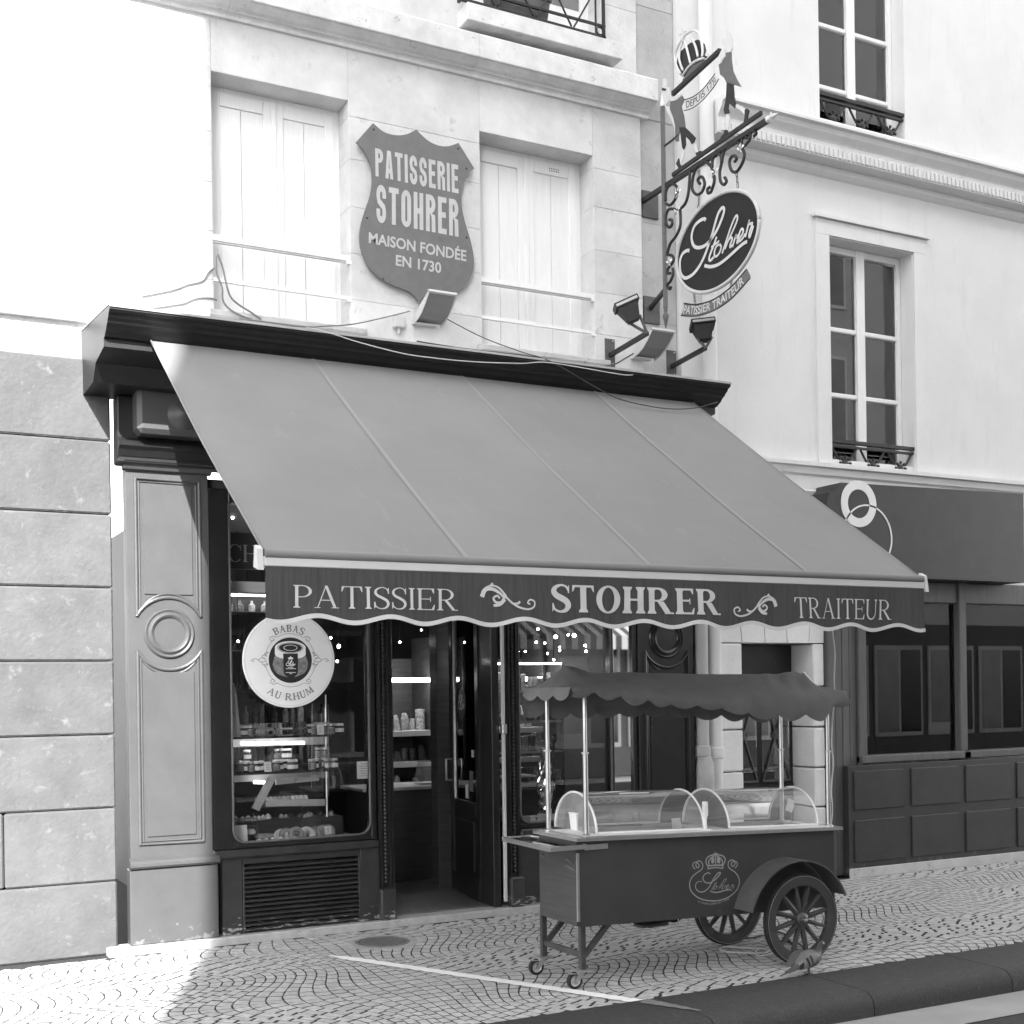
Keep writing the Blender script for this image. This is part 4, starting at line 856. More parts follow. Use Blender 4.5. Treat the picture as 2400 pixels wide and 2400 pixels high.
for i in range(6):
    xx = 2.42 + i * .15; solo(bx('ribboned_box', [paper, print_g, plaster][i % 3], None, xx, .52, zs1 + .001, xx + .12, .58, zs1 + .06 + .03 * (i % 2), ch=.004), ['plain white box behind the macarons on the upper glass shelf', 'grey box behind the macarons on the upper glass shelf', 'cream box behind the macarons on the upper glass shelf'][i % 3], 'box', 'boxes at the back of the upper glass shelf')
# pastries on the platform
ring_m = mat('glazed_pastry', .30, .35, 25, .5, .4, 60); pale_p = mat('sugared_pastry', .60, .15, 30, .7, .4, 60)
for i, (px_, py_) in enumerate(((700, 1440), (790, 1420), (860, 1445), (930, 1430), (990, 1440), (1060, 1440), (1110, 1450), (560, 1440), (1180, 1440), (640, 1400), (750, 1390), (900, 1390), (1020, 1395), (500, 1420), (1240, 1440))):
    p_ = PY(wd(px_, py_), .36); zc = .664
    o = part('ring_pastry', pale_p if i in (0, 4, 5) else ring_m, None, lambda b: b.lathe([(.02 + .022 + .02 * math.cos(t * .5236), .022 + .02 * math.sin(t * .5236)) for t in range(13)], (p_.x, .34 + .07 * (i % 2), zc + .012 * (i % 3)), n=18), smooth=True)
    if i % 2 == 0: o.data.transform(Matrix.Translation((p_.x, .34, zc + .03)) @ Matrix.Rotation(rad(60), 4, 'X') @ Matrix.Translation((-p_.x, -.34, -zc - .01)))
    solo(o, 'ring-shaped pastry heaped on the left window platform', 'pastry', 'ring pastries in the left window')
o = thing('pastry_tray', 'white oval tray holding small sugared cakes in the left window', 'tray', (2.75, .29, .662)); bx('tray', paper, o, 2.62, .25, .664, 2.95, .33, .674, ch=.003)
for i in range(6): part('cake', pale_p, o, lambda b: b.lathe([(0, .03), (.014, .027), (.022, .012), (.02, 0)], (2.645 + i * .054, .29, .674), n=12), smooth=True)
o = thing('wire_cake_stand', 'tiered dark wire cake stand with pale cakes behind the blank card', 'stand', (2.60, .42, .662))
for zz in (.72, .78, .84): part('wire_shelf', iron_grey, o, lambda b: (b.tube([(2.50, .38, zz), (2.66, .38, zz), (2.66, .47, zz), (2.50, .47, zz), (2.50, .38, zz)], .003, 5), [b.tube([(2.52 + .02 * i, .38, zz), (2.52 + .02 * i, .47, zz)], .0015, 4) for i in range(7)]))
part('wire_leg', iron_grey, o, lambda b: [b.tube([(xx, yy, .662), (xx, yy, .88)], .003, 5) for xx in (2.5, 2.66) for yy in (.38, .47)])
for i in range(2): part('cake', pale_p, o, lambda b: b.lathe([(0, .04), (.03, .035), (.04, .015), (.036, 0)], (2.545 + i * .075, .42, .724), n=14), smooth=True)
o = thing('macaron_row', 'row of pale macarons standing on edge behind the trestle', 'macarons', (2.95, .5, .95))
bx('tray', wood, o, 2.66, .44, .90, 3.12, .56, .915, ch=.003)
for i in range(12): part('macaron', mac_w if i > 7 else ring_m, o, lambda b: b.lathe([(0, -.014), (.032, -.012), (.036, -.004), (.032, 0), (.036, .004), (.032, .012), (0, .014)], (2.70 + i * .034, .50, .951), 'x', 14), smooth=40)
# back shelves, counter and goods
shelf = thing('back_shelving', 'wall shelving with pale shelf edges at the back of the shop', 'shelving', (5.3, 2.7, .06))
bx('back_panel', wood, shelf, 4.35, 2.95, .9, 6.3, 2.98, 2.1, ch=0)
for zz in (1.335, 1.035, .78): bx('shelf', plaster, shelf, 4.35, 2.5, zz, 6.3, 2.95, zz + .055, ch=.004)
bx('light_box', tube_on, shelf, 4.4, 2.42, 1.86, 6.25, 2.5, 1.90, ch=0, label='lit strip light along the top of the back shelving')
for xx in (4.33, 5.02, 5.66, 6.28): bx('upright', wood, shelf, xx, 2.49, .06, xx + .03, 2.95, 2.3, ch=.003)
bx('base_cupboard', wood, shelf, 4.36, 2.45, .06, 6.3, 2.95, .77, ch=.006)
goods_m = [mat('pack_%d' % i, v, .75, 55, .45, .3, 60) for i, v in enumerate((.05, .10, .18, .28, .38))]
for zz, hh, rown in ((1.391, .26, 'upper'), (1.091, .17, 'middle'), (.836, .14, 'lower')):
    x = 4.40
    while x < 6.2:
        w_ = R.uniform(.05, .10); h_ = hh * R.uniform(.45, .95); m_ = R.choice(goods_m)
        if R.random() < .35:
            o = part('sweet_tin', m_, None, lambda b: b.lathe([(0, 0), (w_ / 2, 0), (w_ / 2, h_ * .75), (w_ / 2 + .003, h_ * .76), (w_ / 2 + .003, h_ * .86), (.0, h_ * .88)], (x + w_ / 2, 2.62, zz + .001), n=14), smooth=40); solo(o, 'round sweet tin on the %s back shelf of the shop' % rown, 'tin', 'round tins on the %s back shelf' % rown)
        else:
            o = part('sweet_bag', m_, None, lambda b: b.hull([(x, 2.56, zz + .001), (x + w_, 2.56, zz + .001), (x, 2.66, zz + .001), (x + w_, 2.66, zz + .001), (x + .01, 2.59, zz + h_ * .7), (x + w_ - .01, 2.59, zz + h_ * .7), (x + w_ * .25, 2.61, zz + h_), (x + w_ * .75, 2.61, zz + h_)])); solo(o, 'gathered bag of sweets on the %s back shelf of the shop' % rown, 'bag', 'bags of sweets on the %s back shelf' % rown)
        x += w_ + R.uniform(.002, .02)
ct = thing('shop_counter', 'dark wooden counter inside the doorway with a glass cake cover on it', 'counter', (4.5, 2.1, .06))
bx('counter_body', wood, ct, 4.05, 1.75, .06, 5.3, 2.25, .88, ch=.006); bx('counter_top', plaster, ct, 4.0, 1.70, .881, 5.34, 2.28, .91, ch=.004)
gc = thing('cake_cover', 'clear glass cake cover standing on the dark counter', 'cake cover', (4.75, 1.9, .91)); part('glass_box', acryl, gc, lambda b: b.hull([(4.62, 1.8, .912), (4.9, 1.8, .912), (4.62, 2.0, .912), (4.9, 2.0, .912), (4.65, 1.84, 1.12), (4.87, 1.84, 1.12), (4.65, 1.97, 1.12), (4.87, 1.97, 1.12)]))
bx('dark_post', wood, room, 4.55, 1.30, .06, 4.75, 1.45, 3.14, ch=.006)
# dim bottle shelves behind the left window
sh2 = thing('bottle_shelving', 'dim shelving of dark bottles and jars behind the left window display', 'shelving', (3.1, 1.9, .06))
bx('back_panel', wood, sh2, 2.6, 2.0, .06, 3.75, 2.03, 2.75, ch=0)
for zz in (1.15, 1.48, 1.81, 2.14, 2.47): bx('shelf', wood, sh2, 2.6, 1.78, zz - .02, 3.75, 2.0, zz, ch=.003)
bx('shelf_light', tube_on, sh2, 2.62, 1.76, 2.60, 3.72, 1.78, 2.615, ch=0, label='lit strip above the dim bottle shelving')
bot_m = [mat('bottle_%d' % i, v, .5, 40, .15, 0) for i, v in enumerate((.03, .08, .2, .4))]
for r_i, zz in enumerate((1.15, 1.48, 1.81, 2.14, 2.47)):
    x = 2.64
    while x < 3.70:
        rr = R.uniform(.025, .04); hh = R.uniform(.15, .26) if zz < 2.4 else .1
        o = part('bottle', R.choice(bot_m), None, lambda b: b.lathe([(0, 0), (rr, 0), (rr, hh * .6), (rr * .4, hh * .75), (rr * .38, hh * .97), (0, hh * .98)], (x + rr, 1.86, zz + .0005), n=10), smooth=35)
        solo(o, 'bottle on the %s shelf of the dim shelving behind the left window' % ('lowest', 'second', 'third', 'fourth', 'top')[r_i], 'bottle', 'bottles on the %s dim shelf' % ('lowest', 'second', 'third', 'fourth', 'top')[r_i])
        x += 2 * rr + R.uniform(.004, .05)
# ceiling spot lamps
LP = [w2c(*q) for q in ((455, 195), (615, 183), (300, 127), (285, 243), (130, 325), (190, 322), (490, 285), (490, 315), (712, 272), (720, 322), (437, 395), (565, 178), (360, 250), (385, 340))] + [dr(*q) for q in ((235, 98), (330, 85), (385, 150), (375, 312), (530, 160), (100, 175), (295, 200))] + [c6(*q) for q in ((640, 165), (1170, 490), (1160, 595), (1115, 430), (430, 465), (470, 455), (535, 140))] + [ll(*q) for q in ((548, 1110), (485, 1240), (540, 1240))]
proto = None
for i, q in enumerate(LP):
    yy = 1.5 + 1.0 * ((i * 37) % 10) / 10; p_ = PY(q, yy); big = i in (0, 1, 17, 21, 22)
    if not (2.35 < p_.x < 6.3 and p_.z < 3.1): yy = .9; p_ = PY(q, yy)
    o = thing('spot_lamp', 'small lit spot lamp hanging from the shop ceiling', 'lamp', p_, 'lit spot lamps in the shop')
    part('bulb', lamp_on, o, lambda b: b.lathe([(0, -.02), (.015, -.013), (.02, 0), (.014, .014), (0, .02)], p_, n=10), smooth=True)
    part('stem', iron, o, lambda b: b.tube([(p_.x, p_.y, p_.z + .02), (p_.x, p_.y, 3.139)], .004, 5))
    kq = .85 if big else .42 + .2 * ((i * 13) % 7) / 7
    o.children[0].scale = (kq, kq, kq)
# right window display: table, drawers of boxes, fabric-like tins
rd = thing('right_window_table', 'low display table stacked with boxes in the right shop window', 'table', (5.1, .5, .06))
bx('table_top', wood, rd, 4.72, .2, .62, 5.58, .8, .66, ch=.005); bx('table_body', int_dark, rd, 4.75, .24, .06, 5.56, .78, .62, ch=.004)
for i in range(5):
    o = thing('small_gift_box', 'pale gift box with a dark button clasp on the right window table', 'box', (4.98 + i * .125, .35, .665), 'gift boxes in the right window')
    bx('box', paper, o, 4.925 + i * .125, .30, .664, 5.035 + i * .125, .42, .725 + .01 * (i % 2), ch=.004); bx('clasp', iron, o, 4.972 + i * .125, .2975, .70, 4.988 + i * .125, .30, .716, ch=.002)
for i, (xx, zz, w_) in enumerate(((4.86, .664, .2), (4.84, .724, .16))): solo(bx('wrapped_slab', plaster if i == 0 else paper, None, xx - w_ / 2, .45, zz, xx + w_ / 2, .66, zz + .055, ch=.006), ['wide pale wrapped slab on the right window table', 'smaller white wrapped slab lying on the wide one'][i], 'box')
fo_ = thing('foil_bag', 'tall shiny crumpled foil bag in the right shop window', 'bag', (5.2, .55, .66))
def foil(u, v):
    a = u * 2 * math.pi; rr = .085 * (1 - .35 * v ** 3) * (1 + .12 * math.sin(a * 3 + v * 9) + .1 * math.sin(a * 5 - v * 17)); return Vector((5.22 + rr * math.cos(a), .55 + rr * .55 * math.sin(a), .664 + v * .62 + .01 * math.sin(a * 4)))
foil_m = mat('crumpled_foil', .75, .1, 20, .12, .5, 14, metal=1)
part('foil', foil_m, fo_, lambda b: b.grid(foil, 28, 24))
bx('price_tag', paper, fo_, 5.17, .485, .70, 5.23, .487, .76, ch=0)
po = thing('cooking_pot', 'dark lidded tin standing on a shelf in the right shop window', 'tin', (4.95, .6, 1.05))
bx('shelf_board', plaster, po, 4.73, .55, 1.03, 5.12, .85, 1.048, ch=.003); part('tin_body', iron_grey, po, lambda b: b.lathe([(0, 0), (.07, 0), (.07, .09), (.074, .092), (.074, .1), (.02, .115), (.018, .13), (0, .132)], (4.93, .68, 1.05), n=20), smooth=40)
rs = thing('right_window_shelves', 'narrow shelves crowded with tins and packets in the right shop window', 'shelving', (4.95, .85, .66))
for zz in (.98, 1.24, 1.50, 1.76): bx('shelf', plaster, rs, 4.72, .74, zz - .018, 5.50, .98, zz, ch=.003)
for xx in (4.71, 5.495): bx('side', wood, rs, xx, .74, .662, xx + .015, .98, 2.0, ch=.002)
bx('shelf_lamp', tube_on, rs, 4.73, .735, 1.985, 5.49, .76, 2.0, ch=0, label='lit strip above the right window shelves')
for r_i, zz in enumerate((.98, 1.24, 1.50, 1.76)):
    x = 4.735
    while x < 5.44:
        w_ = R.uniform(.035, .07); h_ = R.uniform(.06, .17); nm = 'row %d' % r_i
        if R.random() < .5: o = part('packet', R.choice(goods_m), None, lambda b: b.box(x, .78, zz + .0005, x + w_, .86, zz + h_, ch=.004)); solo(o, 'upright packet on the %s shelf in the right shop window' % ('lowest', 'second', 'third', 'top')[r_i], 'packet', 'packets on the %s right window shelf' % ('lowest', 'second', 'third', 'top')[r_i])
        else: o = part('sweet_jar', R.choice(bot_m), None, lambda b: b.lathe([(0, 0), (w_ / 2, 0), (w_ / 2, h_ * .7), (w_ * .4, h_ * .78), (w_ * .42, h_ * .8), (w_ * .42, h_ * .92), (0, h_ * .93)], (x + w_ / 2, .82, zz + .0005), n=12), smooth=35); solo(o, 'round sweet jar on the %s shelf in the right shop window' % ('lowest', 'second', 'third', 'top')[r_i], 'jar', 'jars on the %s right window shelf' % ('lowest', 'second', 'third', 'top')[r_i])
        x += w_ + R.uniform(.002, .012)
# ------------------------------------------------------------------ awning
AX0, AX1, ZT, YT, ZB, YB = 1.70, 5.86, 4.00, -.72, 2.42, -3.07
aw = thing('shop_awning', 'large plain awning with lettered scalloped valance over the pastry shop', 'awning', (3.8, -.72, 4.0))
seams = [AX0, 2.76, 3.86, 4.96, AX1]
def aw_pt(x, t, lift=0.):
    seg = 0
    sag = -.020 * math.sin(math.pi * t) - .006 * math.sin(math.pi * t) * abs(math.sin(math.pi * (x - AX0) / 1.05))
    sag += .0045 * math.sin(x * 9.5 + t * 4) * t ** 3 + .006 * math.exp(-((x - AX0) * 2.2 - (1 - t) * 3) ** 2 * 3) * t - .005 * math.exp(-((AX1 - x) * 2.2 - (1 - t) * 3) ** 2 * 3) * t + .0025 * math.sin(x * 3.1 + t * 11) * math.sin(math.pi * t)
    return Vector((x, YT + (YB - YT) * t, ZT + (ZB - ZT) * t + sag + lift))
for i in range(4):
    a, c = seams[i], seams[i + 1]
    o = part('canvas_panel', awn_m, aw, lambda b: b.grid(lambda u, v: aw_pt(a + (c - a) * u, v, .002 * (i % 2)), 14, 20), smooth=True)
for xs in seams[1:-1]:
    part('seam', mat('awning_seam_canvas', .215, .05, 2, .9), aw, lambda b: b.grid(lambda u, v: aw_pt(xs - .014 + .028 * u, v, .0045 + .0015 * math.sin(u * math.pi)), 2, 20), smooth=True)
for xx in (AX0, AX1): part('edge_hem', awn_m, aw, lambda b: b.tube([aw_pt(xx, t / 10, .002) for t in range(11)], .007, 6), smooth=True)
part('canvas_roll', awn_m, aw, lambda b: b.tube([(AX0 + .005, YB - .015, ZB - .012), (AX1 - .005, YB - .015, ZB - .012)], .024, 12), smooth=40)
bx('front_bar', bar_m, aw, AX0 - .004, -3.10, 2.345, AX1 + .004, -3.045, 2.395, ch=.008)
for xx in (AX0 - .018, AX1 + .018): part('bar_end_cap', bar_m, aw, lambda b: b.hull([(xx - .014, -3.105, 2.33), (xx + .014, -3.105, 2.33), (xx - .014, -3.03, 2.35), (xx + .014, -3.03, 2.35), (xx - .014, -3.09, 2.43), (xx + .014, -3.09, 2.43), (xx - .014, -3.05, 2.45), (xx + .014, -3.05, 2.45)]))
for xx in (2.0, 5.55):
    part('folding_arm', bar_m, aw, lambda b: (b.bar((xx, -.7, 3.85), (xx + (.5 if xx < 4 else -.5), -1.9, 3.05), .05, .04), b.bar((xx + (.5 if xx < 4 else -.5), -1.9, 3.05), (xx, -3.05, 2.36), .045, .035)))
HEMZ = 2.116
def hem(x): return HEMZ + .016 * math.cos(2 * math.pi * (x - 1.954) / .3675)
def vy(x, z): return -3.098 + .010 * math.sin(x * 7.1 + 1) * (2.35 - z) / .25 - .006 * math.sin(x * 17) * (2.35 - z) / .25
NV = 230
def val_fn(u, v):
    x = AX0 + .004 + (AX1 - AX0 - .008) * u; z = hem(x) + (2.35 - hem(x)) * v; return Vector((x, vy(x, z), z))
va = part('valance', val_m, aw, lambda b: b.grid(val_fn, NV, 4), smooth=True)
def pip_fn(u, v):
    x = AX0 + .004 + (AX1 - AX0 - .008) * u; z = hem(x) - .020 + .022 * v; return Vector((x, vy(x, z) - .004, z))
part('hem_trim', trim_m, va, lambda b: b.grid(pip_fn, NV, 1), smooth=True)
def on_val(x, z): return Vector((x, vy(x, z) - .003, z))
def vtext(nm, tm, x0, x1, z0, z1): letter(nm, tm, lambda u, v: on_val(x0 + (x1 - x0) * u, z0 + (z1 - z0) * v), lett_m, va, (0, -1, 0))
def vx(px_): return PY((px_, 1400), -3.1).x
def vz(px_, py_): return PY((px_, py_), -3.1).z
vtext('lettering', serif_text('PATISSIER', .105, .04, .06, .085), vx(688), vx(1073), vz(700, 1424), vz(700, 1371))
vtext('lettering', serif_text('STOHRER', .21, .075, .055, .085), vx(1291), vx(1689), vz(1400, 1436), vz(1400, 1373))
tl_ = vx(1073) - vx(688)
vtext('lettering', serif_text('TRAITEUR', .10, .04, .06, .085), vx(1860), vx(1860) + tl_ * .89, vz(1900, 1449), vz(1900, 1401))
def flourish(xc, zc, sg, sc):
    b = MB(); P3 = lambda q: on_val(xc + sg * q[0] * sc, zc + q[1] * sc * .66) + Vector((0, -.0018, 0))
    def stq(pts, w0, w1, k):
        q = cat([(a, c_, 0) for a, c_ in pts], 7); N = len(q); b.strip([P3((p.x, p.y)) + Vector((0, -.0002 * k, 0)) for p in q], [(w0 + (w1 - w0) * i / (N - 1)) * sc for i in range(N)], (0, -1, 0))
    stq([(-.16, .07), (-.06, .0), (.06, -.16), (.22, -.30), (.42, -.36), (.56, -.28), (.58, -.12), (.48, -.06), (.42, -.16), (.48, -.2)], .045, .03, 0)
    stq([(-.62, .0), (-.58, .2), (-.42, .34), (-.24, .30), (-.10, .10), (-.06, .0)], .02, .05, 1)
    stq([(-.60, .0), (-.52, .22), (-.36, .24), (-.2, .12), (-.12, .0)], .10, .04, 2)
    stq([(-.10, .02), (-.14, -.14), (-.28, -.16), (-.34, -.04), (-.26, .04), (-.2, -.04)], .05, .04, 3)
    stq([(-.10, -.06), (-.20, -.22), (-.34, -.26)], .09, .05, 4); stq([(.10, -.2), (.2, -.18), (.24, -.12)], .04, .05, 5); stq([(-.40, .34), (-.36, .42)], .06, .05, 6)
    b.build('flourish', lett_m, va)
flourish(vx(1192), vz(1190, 1400), 1, .25); flourish(vx(1770), vz(1770, 1420), -1, .25)
import numpy as np
# ------------------------------------------------------------------ shield sign on the wall
def shp(q, y=.095): return PY(sh(*q), y)
sc_ = [(190, 35)] + [tuple(p)[:2] for p in cat([(190, 35, 0), (300, 125, 0), (420, 158, 0), (530, 148, 0), (625, 102, 0)], 4)][1:-1] + [(625, 102)] + [tuple(p)[:2] for p in cat([(625, 102, 0), (740, 210, 0), (850, 262, 0), (950, 268, 0), (1050, 235, 0)], 4)][1:-1] + [(1050, 235)]
sc_ += [tuple(p)[:2] for p in cat([(1210, 492, 0), (1130, 560, 0), (1090, 660, 0), (1078, 790, 0), (1090, 920, 0), (1130, 1080, 0), (1170, 1210, 0), (1203, 1380, 0), (1197, 1510, 0), (1155, 1625, 0), (1070, 1710, 0), (950, 1755, 0), (800, 1768, 0), (700, 1790, 0), (645, 1835, 0)], 4)]
sc_ += [tuple(p)[:2] for p in cat([(645, 1835, 0), (610, 1775, 0), (540, 1722, 0), (400, 1672, 0), (250, 1590, 0), (140, 1470, 0), (75, 1320, 0), (55, 1180, 0), (70, 1060, 0), (110, 920, 0), (165, 750, 0), (182, 590, 0), (165, 450, 0), (110, 330, 0), (20, 228, 0)], 4)][1:]
shd = thing('shield_sign', 'grey shield-shaped sign with pale lettering fixed between the two shuttered windows', 'sign', shp((640, 1000)))
part('plate', shield_m, shd, lambda b: b.prism([shp(q) for q in sc_], (0, .014, 0)))
for q in ((198, 100), (1048, 292), (130, 990), (1132, 1188), (292, 1604), (1130, 494)): part('screw', iron, shd, lambda b: b.lathe([(0, -.004), (.007, -.003), (.008, .002)], shp(q), 'y', 10), smooth=True)
def shl(txt, tl, tr, br, bl, bold, yy=.095):
    t = sans_text(txt, bold) if isinstance(txt, str) else txt; letter('lettering', t, quadmap(shp(bl), shp(br), shp(tr), shp(tl)), lett2_m, shd, (0, -1, 0))
lett2_m = mat('pale_grey_lettering', .44, .08, 10, .6)
shl(block_text('PATISSERIE', .52, .20), (210, 288), (1045, 460), (1050, 746), (215, 570), .030)
shl(block_text('STOHRER', .48, .19), (222, 655), (1047, 812), (1050, 1182), (222, 1028), .032)
shl('MAISON FONDÉE', (148, 1105), (1130, 1290), (1128, 1425), (146, 1240), .022)
shl('EN 1730', (420, 1360), (876, 1440), (876, 1546), (418, 1465), .022)
# ------------------------------------------------------------------ wrought-iron bracket with cut-out pastry cooks and crown
SXP = 6.015
def q1(p, dx=0.): v = PX(s1(*p), SXP); v.x += dx; return v
def q2(p, dx=0.): v = PX(s2(*p), SXP); v.x += dx; return v
brk = thing('wrought_iron_sign_bracket', 'black wrought iron wall bracket with scrolls, two cut-out pastry cooks and a crown', 'sign bracket', (SXP, .15, 5.2))
zarm = 5.92
tip = q1((1590, 985))
yarm = q1((1440, 1090)).y
part('arm', iron, brk, lambda b: b.bar((SXP + .02, .205, zarm), (SXP, yarm, zarm - .0), .036, .036))
part('upper_bar', iron, brk, lambda b: b.bar(q1((370, 1740)), q1((1375, 1035)), .022, .03))
part('arm_finial', gilt, brk, lambda b: (b.lathe([(0, -.12), (.006, -.09), (.022, -.05), (.012, -.03), (.026, -.012), (.026, .004), (.015, .02)], (SXP, yarm - .01, zarm + .005), 'y', 10), b.bar((SXP, yarm - .04, zarm - .035), (SXP, yarm - .04, zarm + .045), .012)), smooth=True)
pv = q2((330, 700)); ypole = pv.y
zpt = q1((272, 955)).z; zpb = q2((340, 1600)).z
part('pole', iron_grey, brk, lambda b: b.tube([(SXP, ypole, zpb), (SXP, ypole, zpt)], .020, 8), smooth=40)
part('pole_finial', iron_grey, brk, lambda b: b.lathe([(.02, .02), (.012, 0), (.018, -.02), (.012, -.035), (.026, -.06), (.02, -.09), (.006, -.16), (.0, -.17)], (SXP, ypole, zpb), n=10), smooth=True)
part('pole_tip', gilt, brk, lambda b: b.lathe([(.02, 0), (.026, .02), (.014, .05), (.0, .10)], (SXP, ypole, zpt), n=10), smooth=True)
for zz in (zarm, q2((205, 1510)).z - .02): bx('wall_plate', iron_grey, brk, 6.035, W + .035, zz - .13, 6.20, W + .056, zz + .10, ch=.004)
zl = q2((315, 1425)).z
part('lower_stay', iron, brk, lambda b: b.bar((6.10, W + .04, zl - .05), (SXP, ypole, zl), .03))
part('figure_stay', iron, brk, lambda b: b.bar((SXP, ypole, q1((275, 1415)).z), q1((440, 1285)), .012))
sw = .0125
scrolls2 = [[(345, 520), (350, 420), (390, 350), (440, 360), (465, 410), (440, 500), (390, 560), (352, 548)], [(590, 215), (575, 420), (548, 530), (500, 590), (450, 602), (380, 602), (350, 660), (350, 740), (378, 785), (410, 755), (405, 712), (380, 708)], [(490, 610), (492, 760), (450, 870), (390, 950), (360, 1050)],
 [(360, 1060), (410, 1070), (425, 1110), (400, 1160), (368, 1200), (362, 1245), (392, 1245)], [(415, 1195), (418, 1260), (390, 1330), (360, 1365), (385, 1405), (400, 1380)], [(800, 430), (832, 330), (828, 250), (800, 170), (740, 125), (690, 140), (640, 210), (615, 310), (612, 400), (655, 455), (708, 430), (736, 350), (720, 288), (690, 280), (668, 312), (690, 348)],
 [(812, 190), (820, 100), (860, 42), (898, 60), (906, 130), (888, 230), (896, 320), (930, 355), (957, 322), (938, 282)], [(800, 430), (770, 440), (765, 400), (790, 380)]]
scrolls1 = [[(925, 1600), (960, 1450), (1040, 1370), (1110, 1370), (1150, 1420), (1182, 1500), (1160, 1600), (1095, 1700), (1040, 1692), (1015, 1620), (1022, 1560), (1060, 1520), (1095, 1550), (1070, 1592)], [(1180, 1415), (1240, 1340), (1258, 1250), (1292, 1228), (1316, 1268), (1288, 1300)], [(1150, 1400), (1160, 1320), (1200, 1290), (1210, 1330)]]
for f_, sets in ((q2, scrolls2), (q1, scrolls1)):
    for s_ in sets: part('scroll', iron, brk, lambda b: b.tube(cat([f_(p) for p in s_], 6), [sw] * 1 and sw, 7), smooth=True)
for p_, f_ in (((480, 440), q2), ((850, 230), q2), ((390, 1140), q2), ((1150, 1450), q1), ((470, 620), q2)):
    c_ = f_(p_)
    part('gilt_leaf', gilt, brk, lambda b: [b.hull([c_ + Vector((-.02, .05 * math.cos(a) * k + .014 * math.sin(a) * j, .05 * math.sin(a) * k + .014 * math.cos(a) * j)) + Vector((.01 * (j == 0), 0, 0)) for k, j in ((.15, 0), (.6, 1), (.6, -1), (1, 0))] + [c_ + Vector((-.005, .03 * math.cos(a), .03 * math.sin(a)))]) for a in (.4, 1.7, 2.9, 4.2, 5.5)])
def plate(nm, pts, m, k=0, f_=q1, th=.008): part(nm, m, brk, lambda b: b.prism([f_(p, -.004 * k) for p in pts], (th, 0, 0)))
coat = mat('figure_coat_grey', .11, .12, 20, .55); skin = mat('figure_white', .55, .08, 20, .55); breech = mat('figure_dark', .02, .2, 20, .5)
plate('cook_head', [(985, 108), (1025, 140), (1048, 210), (1052, 300), (1030, 345), (975, 355), (965, 300), (935, 245), (945, 190), (960, 140)], skin, 1)
plate('cook_coat', [(970, 360), (1030, 345), (1032, 440), (1050, 560), (1090, 650), (1145, 745), (1070, 720), (990, 720), (950, 640), (905, 600), (890, 490), (930, 460), (965, 400)], coat, 0)
plate('cook_arm', [(965, 310), (975, 400), (940, 430), (930, 470), (880, 465), (895, 400), (930, 330)], skin, 2)
plate('cook_breeches', [(985, 690), (1060, 715), (1070, 860), (1090, 930), (1075, 985), (1010, 925), (1000, 980), (1015, 1040), (960, 1050), (950, 1000), (975, 880)], breech, 1)
plate('cook_stocking', [(975, 1055), (1008, 1055), (1010, 1130), (995, 1230), (970, 1230), (978, 1130)], skin, 0); plate('cook_stocking', [(1075, 965), (1092, 935), (1150, 960), (1195, 1010), (1188, 1060), (1140, 1010)], skin, 0)
plate('cook_shoe', [(965, 1225), (995, 1235), (985, 1300), (940, 1335), (915, 1320), (950, 1270)], breech, 1); plate('cook_shoe', [(1190, 1000), (1215, 985), (1240, 1010), (1225, 1060), (1220, 1120), (1170, 1180), (1185, 1090)], breech, 1)
part('cook_stick', skin, brk, lambda b: b.tube([q1((1055, 310)), q1((1090, 492))], .004, 5))
plate('cook_head', [(262, 650), (296, 650), (300, 740), (332, 740), (346, 860), (300, 945), (245, 940), (230, 860), (250, 770)], skin, 0); plate('cook_collar', [(252, 752), (302, 765), (288, 788), (252, 782)], breech, 1)
plate('cook_coat', [(345, 905), (420, 890), (480, 845), (505, 890), (470, 960), (500, 1080), (515, 1200), (460, 1200), (440, 1300), (440, 1360), (405, 1360), (400, 1180), (380, 1090), (340, 990)], coat, 1)
plate('cook_arm', [(340, 862), (420, 860), (470, 800), (482, 832), (420, 892), (350, 908)], skin, 2); plate('cook_apron', [(285, 955), (332, 968), (378, 1090), (402, 1180), (396, 1240), (350, 1100), (300, 1010)], skin, 0)
plate('cook_breeches', [(450, 1200), (515, 1200), (600, 1280), (635, 1320), (620, 1370), (590, 1390), (570, 1350), (520, 1300), (525, 1400), (500, 1455), (485, 1430), (470, 1300)], breech, 2)
plate('cook_stocking', [(486, 1440), (512, 1420), (500, 1500), (462, 1640), (446, 1620)], skin, 0); plate('cook_stocking', [(590, 1390), (620, 1370), (652, 1480), (640, 1510)], skin, 0)
plate('cook_shoe', [(440, 1550), (452, 1600), (475, 1655), (445, 1675), (410, 1610)], breech, 1); plate('cook_shoe', [(632, 1490), (690, 1465), (722, 1480), (705, 1540), (650, 1558)], breech, 1)
crn = part('crown_cap', breech, brk, lambda b: b.prism([q1(p) for p in [(415, 470), (430, 400), (470, 330), (560, 250), (650, 205), (700, 250), (720, 330), (730, 400), (680, 430), (620, 460), (560, 500), (500, 570), (480, 620), (430, 560)]], (.03, 0, 0)))
part('crown_cushion', coat, crn, lambda b: b.prism([q1(p, -.004) for p in [(485, 660), (560, 545), (650, 475), (730, 435), (800, 425), (485, 725)]], (.03, 0, 0)))
